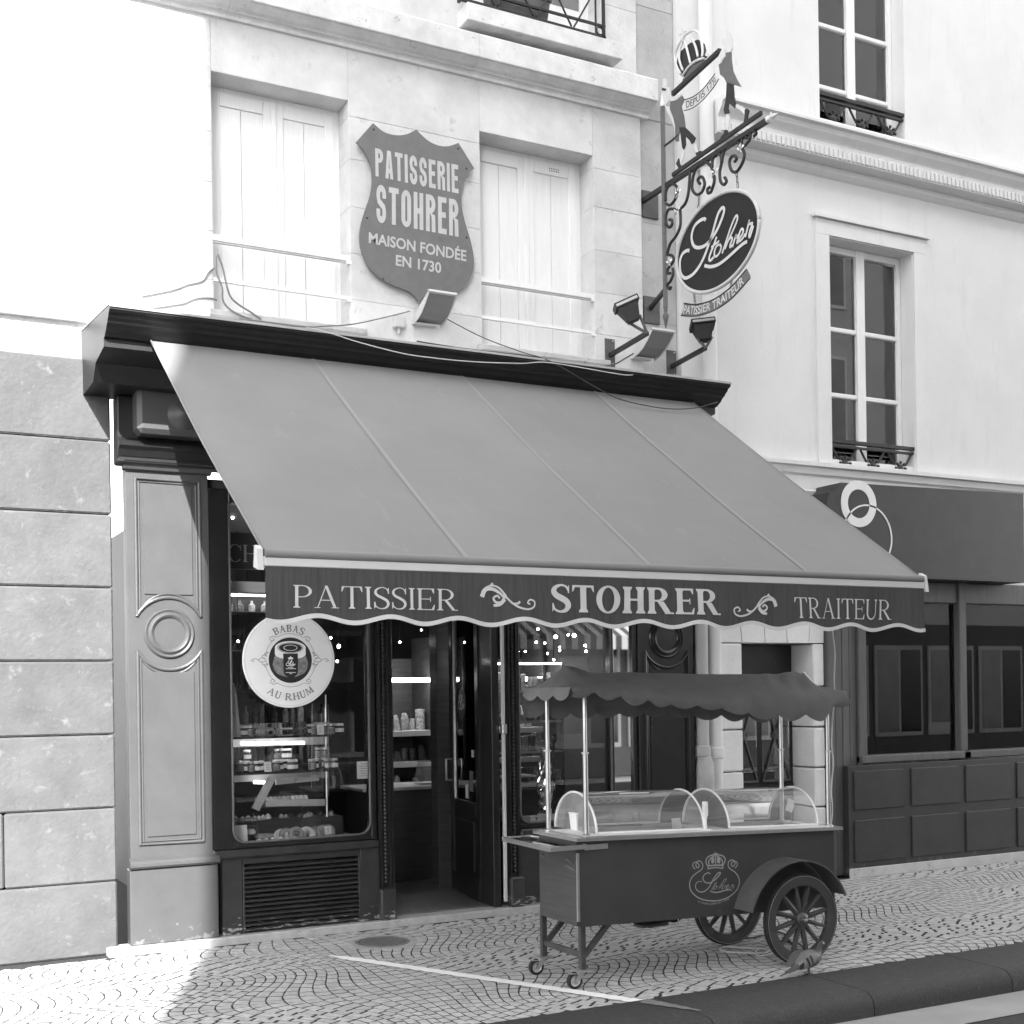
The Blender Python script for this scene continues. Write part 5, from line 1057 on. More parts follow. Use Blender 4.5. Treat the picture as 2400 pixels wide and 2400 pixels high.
for pts in ([(475, 600), (425, 500), (408, 400), (440, 290), (500, 190), (570, 122), (640, 110), (690, 160), (714, 260), (722, 330), (716, 405)], [(500, 560), (460, 440), (472, 310), (510, 200)], [(585, 480), (562, 380), (520, 225)], [(672, 405), (640, 280), (590, 190)], [(490, 625), (560, 525), (650, 450), (735, 425)]):
    part('crown_hoop', gilt, crn, lambda b: b.tube(cat([q1(p, -.012) for p in pts], 5), .0105, 6), smooth=True)
plate('crown_finial', [(465, 55), (490, 90), (525, 108), (502, 130), (512, 182), (490, 192), (480, 150), (450, 162), (460, 110)], gilt, 1)
for c_ in ((770, 370), (840, 345), (455, 700), (805, 400)): plate('crown_ornament', [(c_[0] - 26, c_[1] + 18), (c_[0] - 8, c_[1] - 40), (c_[0] + 24, c_[1] - 6), (c_[0] + 12, c_[1] + 36)], gilt, 2)
part('tray_bar', iron, brk, lambda b: b.bar(q1((372, 822)), q1((908, 330)), .03, .034))
dep_t = [(497, 892), (600, 856), (700, 782), (800, 662), (850, 592)]; dep_b = [(502, 1012), (600, 980), (720, 884), (830, 752), (893, 652)]
dpl = part('scroll_banner', skin, brk, lambda b: b.prism([q1(p) for p in dep_t] + [q1(p) for p in dep_b[::-1]], (.006, 0, 0)))
part('banner_edge', iron, dpl, lambda b: (b.tube(cat([q1(p, -.002) for p in dep_t], 4), .004, 5), b.tube(cat([q1(p, -.002) for p in dep_b], 4), .004, 5)))
def inset(bq, tq, a, c): return [q1((b_[0] + (t_[0] - b_[0]) * a, b_[1] + (t_[1] - b_[1]) * a)) for b_, t_ in zip(bq, tq)], [q1((b_[0] + (t_[0] - b_[0]) * c, b_[1] + (t_[1] - b_[1]) * c)) for b_, t_ in zip(bq, tq)]
lo_, hi_ = inset(dep_b, dep_t, .2, .82); cm_ = curvemap(lo_, hi_)
letter('lettering', sans_text('DEPUIS 1730', .006), lambda u, v: cm_(.06 + .86 * u, v), breech, dpl, (-1, 0, 0))
# hanging oval sign (fit an upright ellipse in the bracket plane)
bp = [(450, 1100), (1297, 660), (1110, 388), (680, 1467), (640, 650), (1010, 1310), (500, 1330), (1275, 560), (850, 480), (1180, 1060)]
A_ = []; 
for p in bp:
    v = q2(p); A_.append((v.y, v.z))
A_ = np.array(A_); m0 = A_.mean(0); B_ = A_ - m0
sol = np.linalg.lstsq(np.c_[B_[:, 0] ** 2, B_[:, 1] ** 2, B_[:, 0], B_[:, 1]], np.ones(len(B_)), rcond=None)[0]
ey, ez = -sol[2] / (2 * sol[0]), -sol[3] / (2 * sol[1]); kk = 1 + sol[0] * ey ** 2 + sol[1] * ez ** 2
RY, RZ = math.sqrt(kk / sol[0]), math.sqrt(kk / sol[1]); OY, OZ = ey + m0[0], ez + m0[1]
print('oval', RY, RZ, OY, OZ)
ov = thing('oval_hanging_sign', 'dark oval sign with pale handwritten lettering hanging from the wrought iron bracket', 'sign', (SXP, OY, OZ))
op_ = lambda r, t, dx=0.: Vector((SXP + dx, OY - RY * r * math.cos(t), OZ + RZ * r * math.sin(t)))
part('board', worn(mat('oval_sign_paint', .018, .15, 14, .5, .05, 60, spec=.2), .12, 18, .70, soft=.05, stretch=(1, 9, .5)), ov, lambda b: b.prism([op_(.965, t * math.pi / 32) for t in range(64)], (.012, 0, 0)))
part('rim', lett2_m, ov, lambda b: b.tube([op_(.98, t * math.pi / 40) for t in range(81)], .016, 8), smooth=True)
# signature mapped onto the oval: left end S foot -> right end
sA = q2((478, 1290)); sB = q2((1236, 790)); sT = q2((930, 588)); 
z_lo = q2((780, 1178)).z; z_hi = sT.z
OVS = [([(750, 715), (735, 700), (690, 720), (640, 770), (612, 850), (612, 920), (635, 975), (680, 990), (740, 970), (800, 910), (860, 820), (905, 720), (932, 640), (935, 600), (915, 590), (880, 640), (850, 730), (820, 840), (780, 960), (740, 1070), (690, 1170), (630, 1250), (570, 1290), (530, 1290), (500, 1250), (490, 1180), (495, 1110), (520, 1050), (560, 1020), (587, 1020)], 1.0),
 ([(862, 880), (830, 970), (795, 1060), (785, 1108), (800, 1118), (832, 1085)], .8), ([(808, 985), (888, 922)], .6), ([(886, 955), (855, 985), (838, 1050), (852, 1080), (885, 1050), (908, 985), (890, 955)], .72),
 ([(918, 1048), (955, 935), (1000, 800), (1035, 710), (1060, 668), (1073, 685), (1060, 740), (1012, 850), (962, 950)], .72), ([(945, 1005), (985, 910), (1010, 890), (1020, 905), (1000, 960), (1000, 985), (1022, 962)], .72),
 ([(1022, 985), (1058, 865), (1060, 890), (1088, 860), (1070, 925), (1072, 942), (1088, 922)], .7), ([(1088, 905), (1122, 855), (1132, 815), (1114, 803), (1092, 850), (1082, 900), (1094, 925), (1128, 893), (1150, 850)], .7),
 ([(1152, 885), (1186, 750), (1192, 716), (1196, 752), (1224, 745), (1202, 815), (1190, 865), (1200, 880), (1234, 770)], .7), ([(742, 1170), (800, 1182), (870, 1165), (940, 1120), (1020, 1050), (1090, 985), (1140, 945), (1172, 930)], .95)]
for i, (st, k) in enumerate(OVS):
    part('signature_stroke', lett_m, ov, lambda b: b.strip(cat([q2(p, -.004 - .0004 * i) for p in st], 6), .027 * k, (-1, 0, 0)))
def chain(a, c_, parent):
    n = max(3, int((a - c_).length / .035))
    for i in range(n):
        p = a.lerp(c_, (i + .5) / n); ln = (a - c_).length / n * .62
        ax = Vector((0, 1, 0)) if i % 2 else Vector((1, 0, 0))
        part('chain_link', iron_grey, parent, lambda b: b.tube([p + ax * (.008 * math.cos(t * .7854)) + Vector((0, 0, ln * math.sin(t * .7854))) for t in range(9)], .0032, 5), smooth=True)
for (a, c_) in (((680, 450), (672, 610)), ((1055, 215), (1072, 390))): chain(q2(a), q2(c_), ov)
bnr = thing('lower_banner_sign', 'curved grey ribbon sign hung on short chains below the dark oval sign', 'sign', q2((830, 1560)))
bt_ = [(528, 1548), (660, 1560), (830, 1508), (1000, 1385), (1158, 1205)]; bb_ = [(498, 1672), (650, 1678), (830, 1622), (1012, 1498), (1190, 1300)]
part('ribbon', coat, bnr, lambda b: b.prism([q2(p) for p in bt_] + [q2((1190, 1270))] + [q2(p) for p in bb_[::-1]] + [q2((525, 1610))], (.008, 0, 0)))
part('ribbon_edge', iron, bnr, lambda b: (b.tube(cat([q2(p) for p in bt_], 4), .005, 5), b.tube(cat([q2(p) for p in bb_], 4), .005, 5)))
lo_ = [q2((b_[0] + (t_[0] - b_[0]) * .14, b_[1] + (t_[1] - b_[1]) * .14)) for b_, t_ in zip(bb_, bt_)]; hi_ = [q2((b_[0] + (t_[0] - b_[0]) * .86, b_[1] + (t_[1] - b_[1]) * .86)) for b_, t_ in zip(bb_, bt_)]
cm2 = curvemap(lo_, hi_); letter('lettering', sans_text('PATISSIER TRAITEUR', .016), lambda u, v: cm2(.03 + .90 * u, v), lett_m, bnr, (-1, 0, 0))
for (a, c_) in (((630, 1455), (640, 1560)), ((1012, 1280), (1000, 1385))): chain(q2(a), q2(c_), bnr)
# ------------------------------------------------------------------ floodlights, uplights, box, cables
def flood(base, end, label, side):
    pb = PY(fl(*base), W + (.0 if side == 0 else .05)); pe = PZ(fl(*end), pb.z + .02)
    if (pe - pb).length > .75: pe = pb + (pe - pb).normalized() * .75
    o = thing('floodlight', label, 'floodlight', pb)
    bx('wall_plate', iron_grey, o, pb.x - .05, pb.y - .004, pb.z - .10, pb.x + .05, pb.y + .012, pb.z + .14, ch=.003)
    part('arm', iron, o, lambda b: b.bar(pb + Vector((0, .0, 0)), pe, .032))
    for zz in (.12, -.07): part('bolt', steel, o, lambda b: b.lathe([(0, -.01), (.007, -.008), (.007, 0)], pb + Vector((.025, -.004, zz)), 'y', 8))
    # head: tapered body, hood flange and glass, tilted up towards the sign
    tl = Vector((-.35, .3, 1)).normalized() if side == 0 else Vector((.05, .35, 1)).normalized()
    sx = (right - tl * right.dot(tl)).normalized(); sy = tl.cross(sx)
    c0 = pe + Vector((0, 0, .03)) + (Vector((-.12, 0, .05)) if side == 0 else Vector((0, 0, .03)))
    pt = lambda u, v, h: c0 + sx * u + sy * v + tl * h
    part('housing', iron, o, lambda b: b.hull([pt(sx_ * .045, sy_ * .035, .0) for sx_ in (-1, 1) for sy_ in (-1, 1)] + [pt(sx_ * .085, sy_ * .06, .13) for sx_ in (-1, 1) for sy_ in (-1, 1)]))
    part('flange', iron, o, lambda b: b.hull([pt(sx_ * .10, sy_ * .07, h) for sx_ in (-1, 1) for sy_ in (-1, 1) for h in (.132, .175)]))
    part('lens', plaster, o, lambda b: b.hull([pt(sx_ * .09, sy_ * .072 , h) for sx_ in (-1, 1) for sy_ in (-1, 1) for h in (.142, .162)]))
    part('bracket', iron_grey, o, lambda b: (b.bar(pt(-.06, 0, .03), pe, .012, .02), b.bar(pt(.06, 0, .03), pe, .012, .02)))
    return o
flood((265, 715), (735, 435), 'black floodlight on a slanted arm above the white uplight, beside the iron bracket plates', 0)
flood((1040, 855), (1470, 620), 'black floodlight on an arm in front of the white drainpipe', 1)
def uplight(x0, x1, zt, label):
    o = thing('uplighter', label, 'uplighter', ((x0 + x1) / 2, W, zt - .1)); z = zt
    cv = [(.135, z - .145), (.06, z - .135), (-.02, z - .105), (-.09, z - .055), (-.15, z)]
    part('curved_shade', mat('uplight_shade', .22, .05, 30, .6), o, lambda b: b.profile(cv + [(y - .004, zz + .010) for y, zz in cv[::-1]], x0, x1))
    part('lip', bar_m, o, lambda b: b.profile([(-.15, z - .006), (-.165, z + .004), (-.155, z + .022), (-.13, z + .018)], x0 - .006, x1 + .006))
    for xx in (x0 - .006, x1): part('end_plate', bar_m, o, lambda b: b.prism([(xx, .147, z - .165), (xx, .06, z - .15), (xx, -.02, z - .118), (xx, -.09, z - .068), (xx, -.155, z - .012), (xx, -.15, z + .012), (xx, .0, z - .05), (xx, .147, z - .11)], (.006, 0, 0)))
    bx('base_plate', bar_m, o, x0 - .02, .10, z - .172, x1 - .05, .147, z - .160, ch=.003)
uplight(3.88, 4.10, 4.758, 'white curved uplighter under the tip of the grey shield sign'); uplight(5.885, 6.10, 4.716, 'white curved uplighter between the two black floodlights')
jb = thing('junction_box', 'small white junction box left of the uplighter under the shield', 'junction box', (3.745, W, 4.58))
bx('box', bar_m, jb, 3.70, W - .05, 4.54, 3.79, W, 4.63, ch=.006); bx('cover', bar_m, jb, 3.705, W - .056, 4.545, 3.785, W - .051, 4.625, ch=.003)
part('gland', bar_m, jb, lambda b: b.lathe([(.012, .015), (.012, -.02), (.006, -.03)], (3.75, W - .02, 4.53), n=10))
cable_m = mat('grey_cable', .16, .2, 20, .6); cable_d = mat('dark_cable', .04, .2, 20, .6); cable_l = mat('pale_cable', .5, .1, 20, .6)
def cable(label, pts, r=.006, m=cable_m, n=6): return solo(part('cable', m, None, lambda b: b.tube(cat(pts, n), r, 6), smooth=True), label, 'cable')
yw = W - .012
cable('thin cable looping in from the sunny wall to the left window jamb', [PY(lw(*p), yw) for p in [(-260, 520), (18, 463), (150, 415), (290, 380), (340, 310), (400, 262)]])
cable('grey cable hanging down across the left shutters from the guard rail', [PY(lw(*p), W - .085) for p in [(425, 135), (470, 260), (500, 390), (540, 520), (610, 590), (720, 660), (820, 728)]], .007)
cable('grey cable falling beside the left window jamb to the sill', [PY(lw(*p), W - .088) for p in [(412, 150), (410, 270), (430, 350), (465, 440), (475, 560), (540, 640), (650, 700), (740, 728)]], .007)
cable('dark cable running low along the sunny wall to the left window sill', [PY(lw(*p), yw) for p in [(-260, 640), (18, 600), (120, 582), (230, 540), (350, 536), (420, 556)]])
cable('cable sagging from the black cornice up to the uplighter under the shield', [PY(lw(620, 720), -.5), PY(lw(960, 765), -.55), PY(lw(1200, 795), -.5), PY(lw(1400, 790), -.3), PY(lw(1650, 772), -.05), PY(lw(1930, 713), .08), PY(upc(110, 372), .12)], .005)
cable('pale cable drooping across the front of the black shop cornice', [PY(lw(1230, 805), -.93), PY(lw(1320, 820), -.94), PY(lw(1500, 870), -.945), PY(lw(1700, 935), -.945), PY(upc(0, 900), -.945), PY(upc(400, 960), -.945), PY(upc(900, 1008), -.945), PY(upc(1500, 1030), -.945), PY(upc(1880, 1022), -.945), PY(c5(120, 548), -.93), PY(c5(200, 552), -.90)], .004, cable_l)
cable('thin dark cable from the shield uplighter sagging over the cornice onto the awning', [PY(upc(525, 442), .10), PY(upc(1000, 690), -.3), PY(upc(1500, 880), -.7), PY(upc(1880, 1005), -.93), PY(c5(0, 628), -.945), PY(c5(130, 690), -.96), PY(c5(300, 730), -.97), PY(c5(430, 745), -.97), PY(c5(560, 738), -.96), PY(c5(680, 706), -.93)], .004, cable_d)
cable('black cable lying along the lead flashing to the right floodlight', [PY(upc(200, 750), .0), PY(upc(700, 830), -.3), PY(upc(1100, 880), -.5), PY(upc(1700, 950), -.6), PY(fl(0, 855), -.5), PY(fl(300, 830), -.2), PY(fl(460, 750), .0), PY(fl(560, 690), .08)], .006, cable_d)
cable('dark cable lying on the cornice end below the right floodlight', [PY(fl(220, 870), -.3), PY(fl(680, 940), -.45), PY(fl(1000, 985), -.5), PY(fl(1180, 1000), -.6), PY(fl(1260, 1050), -.8)], .007, cable_d)
# ------------------------------------------------------------------ round sign in front of the left window
DY = -.03
def D(p, dy=0.): return PY(di(*p), DY - dy)
ds = thing('round_sign', 'white round hanging sign with a jar picture at the left shop window', 'sign', D((950, 910)))
cD = D((950, 912)); cD.z = D((975, 1842)).z + (D((1818, 912)).x - D((82, 912)).x) / 2; rD = (D((1818, 912)).x - D((82, 912)).x) / 2; kx = 868 / rD
part('disc', mat('white_sign_face', .70, .03, 8, .5), ds, lambda b: b.lathe([(0, -.004), (rD - .004, -.004), (rD, .0), (rD, .01), (0, .012)], cD, 'y', 72), smooth=30)
part('rim_line', mat('faint_print', .42, .05, 8, .6), ds, lambda b: b.lathe([(rD * .952, -.0056), (rD * .958, -.0056)], cD, 'y', 72))
def Dl(x, y, k=1): return Vector((cD.x + x * rD, DY - .0045 - .0006 * k, cD.z + y * rD))     # unit coordinates on the disc
cI = (.02, .0)
part('dark_circle', mat('print_black', .02, .1, 9, .5), ds, lambda b: b.prism([Dl(cI[0] + .468 * math.cos(t * math.pi / 32), cI[1] + .478 * math.sin(t * math.pi / 32)) for t in range(64)], (0, -.0004, 0)))
jarp = mat('print_jar_grey', .17, .5, 30, .5)
part('jar_picture', jarp, ds, lambda b: b.prism([Dl(cI[0] + a, cI[1] + c_, 2) for a, c_ in [(-.33, .10), (-.37, 0), (-.385, -.10), (-.36, -.20), (-.28, -.29), (-.12, -.35), (.12, -.35), (.28, -.29), (.36, -.20), (.385, -.10), (.37, 0), (.33, .10)]], (0, -.0004, 0)))
def ovl(cx_, cy_, rx, ry, k, m, nm): part(nm, m, ds, lambda b: b.prism([Dl(cI[0] + cx_ + rx * math.cos(t * math.pi / 20), cI[1] + cy_ + ry * math.sin(t * math.pi / 20), k) for t in range(40)], (0, -.0004, 0)))
part('lid_side', print_w, ds, lambda b: b.prism([Dl(cI[0] + a, cI[1] + c_, 3) for a, c_ in [(-.335, .24)] + [(-.335 * math.cos(rad(t)), .13 - .11 * math.sin(rad(t))) for t in range(0, 181, 15)] + [(.335, .24)]], (0, -.0004, 0)))
ovl(0, .26, .335, .14, 4, print_w, 'lid_top'); ovl(0, .26, .28, .112, 5, print_g, 'lid_ring'); ovl(0, .26, .262, .10, 6, print_w, 'lid_ring'); ovl(0, .26, .25, .095, 7, breech, 'lid_field'); ovl(0, .26, .15, .062, 8, print_w, 'lid_centre'); ovl(0, .26, .135, .052, 9, breech, 'lid_centre')
part('jar_label', breech, ds, lambda b: b.prism([Dl(cI[0] + a, cI[1] + c_, 6) for a, c_ in [(-.16, .14), (-.155, -.24)] + [(-.155 * math.cos(rad(t)), -.24 - .12 * math.sin(rad(t))) for t in range(15, 180, 15)] + [(.155, -.24), (.16, .14)]], (0, -.0004, 0)))
script_sign('jar_label_signature', lambda u, v: Dl(cI[0] - .10 + .2 * u, cI[1] - .12 + .11 * v, 8), print_w, ds, (0, -1, 0), .006)
for i, (w_, z_) in enumerate(((.06, -.155), (.11, -.185), (.11, -.265), (.03, -.29))): part('label_line', print_w, ds, lambda b: b.prism([Dl(cI[0] - w_, cI[1] + z_, 8), Dl(cI[0] + w_, cI[1] + z_, 8), Dl(cI[0] + w_, cI[1] + z_ + .012, 8), Dl(cI[0] - w_, cI[1] + z_ + .012, 8)], (0, -.0003, 0)))
part('label_crown', print_w, ds, lambda b: b.prism([Dl(cI[0] + a, cI[1] + c_, 8) for a, c_ in [(-.045, .015), (-.06, .06), (-.03, .05), (0, .09), (.03, .05), (.06, .06), (.045, .015)]], (0, -.0003, 0)))
orn = mat('ornament_grey', .33, .2, 30, .6)
def orn_strip(pts, w_=.006): part('ornament', orn, ds, lambda b: b.strip(cat([Dl(cI[0] + p[0], cI[1] + p[1], 2) for p in pts], 5), w_, (0, -1, 0)))
part('ornament', orn, ds, lambda b: [b.strip([Dl(cI[0] + .545 * math.cos(rad(a)), cI[1] + .56 * math.sin(rad(a)), 2) for a in range(a0, a1, 4)], .0045, (0, -1, 0)) for a0, a1 in ((16, 50), (58, 124), (132, 166), (196, 230), (236, 304), (312, 346))])
for sg in (-1, 1):
    for z_ in (0, .07, -.07, .12, -.12): orn_strip([(sg * .52, z_), (sg * (.60 - abs(z_)), z_ + .05), (sg * (.68 - abs(z_)), z_ + .01), (sg * (.64 - abs(z_)), z_ - .04), (sg * (.60 - abs(z_) * .5), z_ - .01)])
    orn_strip([(sg * .68, .0), (sg * .76, .03), (sg * .84, .0), (sg * .80, -.03), (sg * .78, 0)])
    for sv in (-1, 1): orn_strip([(sg * .30, sv * .48), (sg * .38, sv * .50), (sg * .44, sv * .46), (sg * .40, sv * .40), (sg * .34, sv * .43), (sg * .39, sv * .46)])
def arc_text(txt, r, a0, a1, h, flip):
    t = serif_text(txt, .17, .10, .05, .10)
    def fn(u, v):
        a = rad(a0 + (a1 - a0) * u); rr = r + (v * h if not flip else -v * h); return Dl(cI[0] - .02 + rr * math.cos(a), cI[1] + .0 + rr * math.sin(a), 2)
    letter('lettering', t, fn, mat('grey_lettering', .19, .2, 60, .6), ds, (0, -1, 0))
arc_text('BABAS', .595, 120, 61, .15, False); arc_text('AU RHUM', .845, 233, 309, .15, True)
part('hanging_cord', iron, ds, lambda b: (b.tube([(cD.x - .1, DY, cD.z + rD * .94), (cD.x - .1, -.02, 3.36)], .002, 5), b.tube([(cD.x + .1, DY, cD.z + rD * .94), (cD.x + .1, -.02, 3.36)], .002, 5)))
# ------------------------------------------------------------------ pastry cart
CYF, CYB = -2.42, -1.95
def dz(x): return -.03 * (x - 3.765)
cart = thing('pastry_cart', 'dark two-wheeled pastry vending cart with scalloped cloth canopy parked on the setts', 'cart', (4.7, -2.2, 0))
X0, X1 = 3.765, 5.715
part('body', cart_m, cart, lambda b: b.prism([(X0, CYF, .367), (X1, CYF, .367 + dz(X1)), (X1, CYF, .868 + dz(X1)), (X0, CYF, .868)], (0, CYB - CYF, 0)))
part('end_panel', cart_ply, cart, lambda b: b.box(X0 - .010, CYF + .012, .372, X0 - .001, CYB - .01, .865), label='streaky plywood end panel of the cart')
part('corner_trim', steel, cart, lambda b: b.box(X0 - .012, CYF - .003, .40, X0 + .002, CYF + .011, .80))
part('screw', steel, cart, lambda b: (b.tube([(X0 - .015, CYF + .05, .74), (X0 - .012, CYF + .13, .755)], .004, 5), b.tube([(X0 - .015, CYF + .03, .70), (X0 - .012, CYF + .13, .715)], .004, 5), b.tube([(X0 - .014, CYB - .03, .745), (X0 - .012, CYB - .08, .74)], .004, 5)))
part('worktop', steel, cart, lambda b: b.prism([(X0 - .03, CYF - .035, .872), (X1 + .05, CYF - .035, .872 + dz(X1)), (X1 + .05, CYF - .035, .892 + dz(X1)), (X0 - .03, CYF - .035, .892)], (0, CYB - CYF + .07, 0)))
part('worktop_inlay', paper, cart, lambda b: b.prism([(X0 + .05, CYF + .005, .8935), (X1 - .02, CYF + .005, .8935 + dz(X1)), (X1 - .02, CYB - .02, .8935 + dz(X1)), (X0 + .05, CYB - .02, .8935)], (0, 0, .002)))
part('worktop_dark_well', mat('pale_well', .30, .2, 9, .4), cart, lambda b: [b.prism([(a, CYF + .13, .8965 + dz(a)), (c_, CYF + .13, .8965 + dz(c_)), (c_, CYB - .05, .8965 + dz(c_)), (a, CYB - .05, .8965 + dz(a))], (0, 0, .001)) for a, c_ in ((3.97, 4.70), (4.95, 5.62))])
tr_ = [Vector((3.55, -2.455, .84)), Vector((3.80, -2.455, .84)), Vector((3.76, -1.84, .84)), Vector((3.57, -1.83, .84))]
ty = part('folding_tray', glass, cart, lambda b: b.prism([p + Vector((0, 0, .004)) for p in tr_], (0, 0, .004)))
part('tray_frame', steel, ty, lambda b: [b.bar(tr_[i], tr_[(i + 1) % 4], .012, .026) for i in range(4)] and b.bar(tr_[0].lerp(tr_[3], .5), tr_[1].lerp(tr_[2], .5), .01, .012))
part('tray_bracket', steel, cart, lambda b: b.box(3.80, CYF - .012, .815, 3.96, CYF - .002, .845))
for (lx, ly) in ((3.80, -2.385), (3.785, -1.945)):
    part('leg', cart_m, cart, lambda b: b.box(lx - .016, ly - .016, .112, lx + .016, ly + .016, .375))
    part('leg_brace', cart_m, cart, lambda b: b.bar((lx + .015, ly, .19), (lx + .19, ly, .37), .026, .03))
    cw = part('castor', mat('zinc_plate', .30, .1, 20, .4, metal=.3), cart, lambda b: (b.box(lx - .05, ly - .045, .100, lx + .045, ly + .045, .110), b.lathe([(.028, .0), (.028, -.014), (.02, -.016)], (lx - .02, ly, .10), n=14), b.prism([(lx - .040, ly - .026, .090), (lx + .004, ly - .026, .090), (lx - .044, ly - .026, .042), (lx - .062, ly - .026, .042)], (0, .004, 0)), b.prism([(lx - .040, ly + .022, .090), (lx + .004, ly + .022, .090), (lx - .044, ly + .022, .042), (lx - .062, ly + .022, .042)], (0, .004, 0)), b.bar((lx - .09, ly, .095), (lx - .02, ly, .09), .03, .006)))
    part('tyre', rubber, cw, lambda b: b.lathe([(.033, -.014), (.046, -.015), (.050, -.008), (.050, .008), (.046, .015), (.033, .014), (.033, -.014)], (lx - .055, ly, .0505), 'y', 28), smooth=40)
    part('rim', steel, cw, lambda b: b.lathe([(0, -.012), (.012, -.013), (.014, -.009), (.030, -.009), (.034, -.012), (.034, .012), (.030, .009), (.012, .011), (0, .012)], (lx - .055, ly, .0505), 'y', 24), smooth=40)
part('leg_crossbar', cart_m, cart, lambda b: b.bar((3.795, -2.37, .195), (3.785, -1.96, .195), .016, .034))
WCX, WCZ, WR_ = 5.305, .287, .287
def cart_wheel(yc):
    wl = part('wheel', cart_m, cart, lambda b: b.lathe([(WR_ * .75, -.020), (WR_ * .94, -.022), (WR_ * .955, -.018), (WR_ * .955, .018), (WR_ * .94, .022), (WR_ * .75, .020), (WR_ * .735, 0), (WR_ * .75, -.020)], (WCX, yc, WCZ), 'y', 56), smooth=40)
    part('tyre', rubber, wl, lambda b: b.lathe([(WR_ * .955, -.019), (WR_ * .985, -.022), (WR_, -.014), (WR_ * 1.003, 0), (WR_, .014), (WR_ * .985, .022), (WR_ * .955, .019)], (WCX, yc, WCZ), 'y', 56), smooth=40)
    part('tyre_band', steel, wl, lambda b: b.lathe([(WR_ * .951, -.0225), (WR_ * .962, -.0225)], (WCX, yc, WCZ), 'y', 56))
    for k in range(12):
        a = rad(12 + 30 * k); d = Vector((math.cos(a), 0, math.sin(a))); t = Vector((-math.sin(a), 0, math.cos(a))); c0 = Vector((WCX, yc, WCZ)); yv = Vector((0, 1, 0))
        part('spoke', cart_m, wl, lambda b: b.hull([c0 + d * (WR_ * r) + t * (s_ * w_) + yv * (u * .011) for r, w_ in ((.13, .013), (.40, .014), (.76, .0095)) for s_ in (-1, 1) for u in (-1, 1)] + [c0 + d * (WR_ * .4) + yv * (u * .015) for u in (-1, 1)]))
    part('hub', cart_m, wl, lambda b: b.lathe([(0, -.045), (.018, -.044), (.022, -.036), (.040, -.030), (.046, -.022), (.046, .03), (.03, .04), (0, .04)], (WCX, yc, WCZ), 'y', 24), smooth=35)
    part('hub_nut', steel, wl, lambda b: b.lathe([(0, -.058), (.009, -.056), (.013, -.046), (.013, -.04)], (WCX, yc, WCZ), 'y', 6))
cart_wheel(-2.56); cart_wheel(-1.82)
part('axle', iron, cart, lambda b: b.tube([(WCX, -2.55, WCZ), (WCX, -1.83, WCZ)], .014, 10))
def fender(yo, yi):
    f0 = lambda u, v: Vector((5.275 + .405 * math.cos(rad(164 - 142 * u)), yo + (yi - yo) * v, .262 + .405 * math.sin(rad(164 - 142 * u))))
    part('mudguard', mat('mudguard_paint', .085, .12, 12, .4), cart, lambda b: (b.grid(f0, 30, 2), b.grid(lambda u, v: f0(u, 0) + Vector((-.010 * math.cos(rad(164 - 142 * u)), 0, -.010 * math.sin(rad(164 - 142 * u)))) * v, 30, 1)), smooth=40)
    part('mudguard_stay', iron, cart, lambda b: b.bar(f0(.97, .4), (5.70, yi, .47), .012))
fender(-2.605, -2.425); fender(-1.77, -1.945)
for (px_, py_, x_t) in ((3.855, -2.36, 1.79), (3.812, -1.98, 1.79), (5.725, -2.36, 1.70), (5.648, -1.98, 1.70)):
    zb_ = .893 + dz(px_); o = part('pole', chrome, cart, lambda b: b.tube([(px_, py_, zb_), (px_, py_, x_t)], .0125, 12), smooth=40)
    part('pole_sleeve', chrome, o, lambda b: b.tube([(px_, py_, zb_), (px_, py_, 1.385 + dz(px_))], .0155, 12), smooth=40)
    part('pole_collar', bar_m, o, lambda b: b.lathe([(.0157, -.006), (.023, -.005), (.023, .005), (.0157, .006)], (px_, py_, 1.385 + dz(px_)), n=14)); part('pole_foot', steel, o, lambda b: b.lathe([(.03, 0), (.03, .006), (.018, .012)], (px_, py_, zb_), n=14))
part('canopy_frame', steel, cart, lambda b: (b.tube([(3.855, -2.36, 1.78), (3.812, -1.98, 1.78), (5.648, -1.98, 1.70), (5.725, -2.36, 1.70), (3.855, -2.36, 1.78)], .009, 8), b.tube([(3.835, -2.36, 1.78), (3.83, -2.17, 1.885), (3.82, -1.98, 1.78)], .009, 8), b.tube([(5.70, -2.36, 1.70), (5.70, -2.17, 1.85), (5.66, -1.98, 1.70)], .009, 8)))
# cloth canopy: roof with sagging ridge, hipped ends, hanging scalloped skirt
def lerpk(x, ks):
    for (a, va_), (c_, vc) in zip(ks[:-1], ks[1:]):
        if x <= c_: t = max(0, (x - a) / (c_ - a)); t = t * t * (3 - 2 * t); return va_ + (vc - va_) * t
    return ks[-1][1]
CXL, CXR = 3.70, 5.80
ridge = [(3.84, 1.905), (4.06, 1.858), (4.25, 1.864), (4.5, 1.856), (5.0, 1.846), (5.45, 1.846), (5.64, 1.862)]
eave = [(3.70, 1.775), (4.1, 1.752), (4.6, 1.738), (5.2, 1.715), (5.65, 1.700), (5.80, 1.73)]
hemf = [(3.70, 1.735), (3.95, 1.715), (4.15, 1.672), (4.5, 1.632), (5.2, 1.560), (5.55, 1.555), (5.80, 1.64)]
def wrinkle(x, s_):
    k = min(1, max(0, (x - 5.05) / .35)); return .003 * math.sin(x * 6 + s_ * 3) * s_ + k * .007 * math.sin((x - 5.0) * 38 + s_ * 7) * math.sin(math.pi * min(1, s_ + .1)) + .010 * math.exp(-((x - 4.12) / .10) ** 2) * math.sin(s_ * 9)
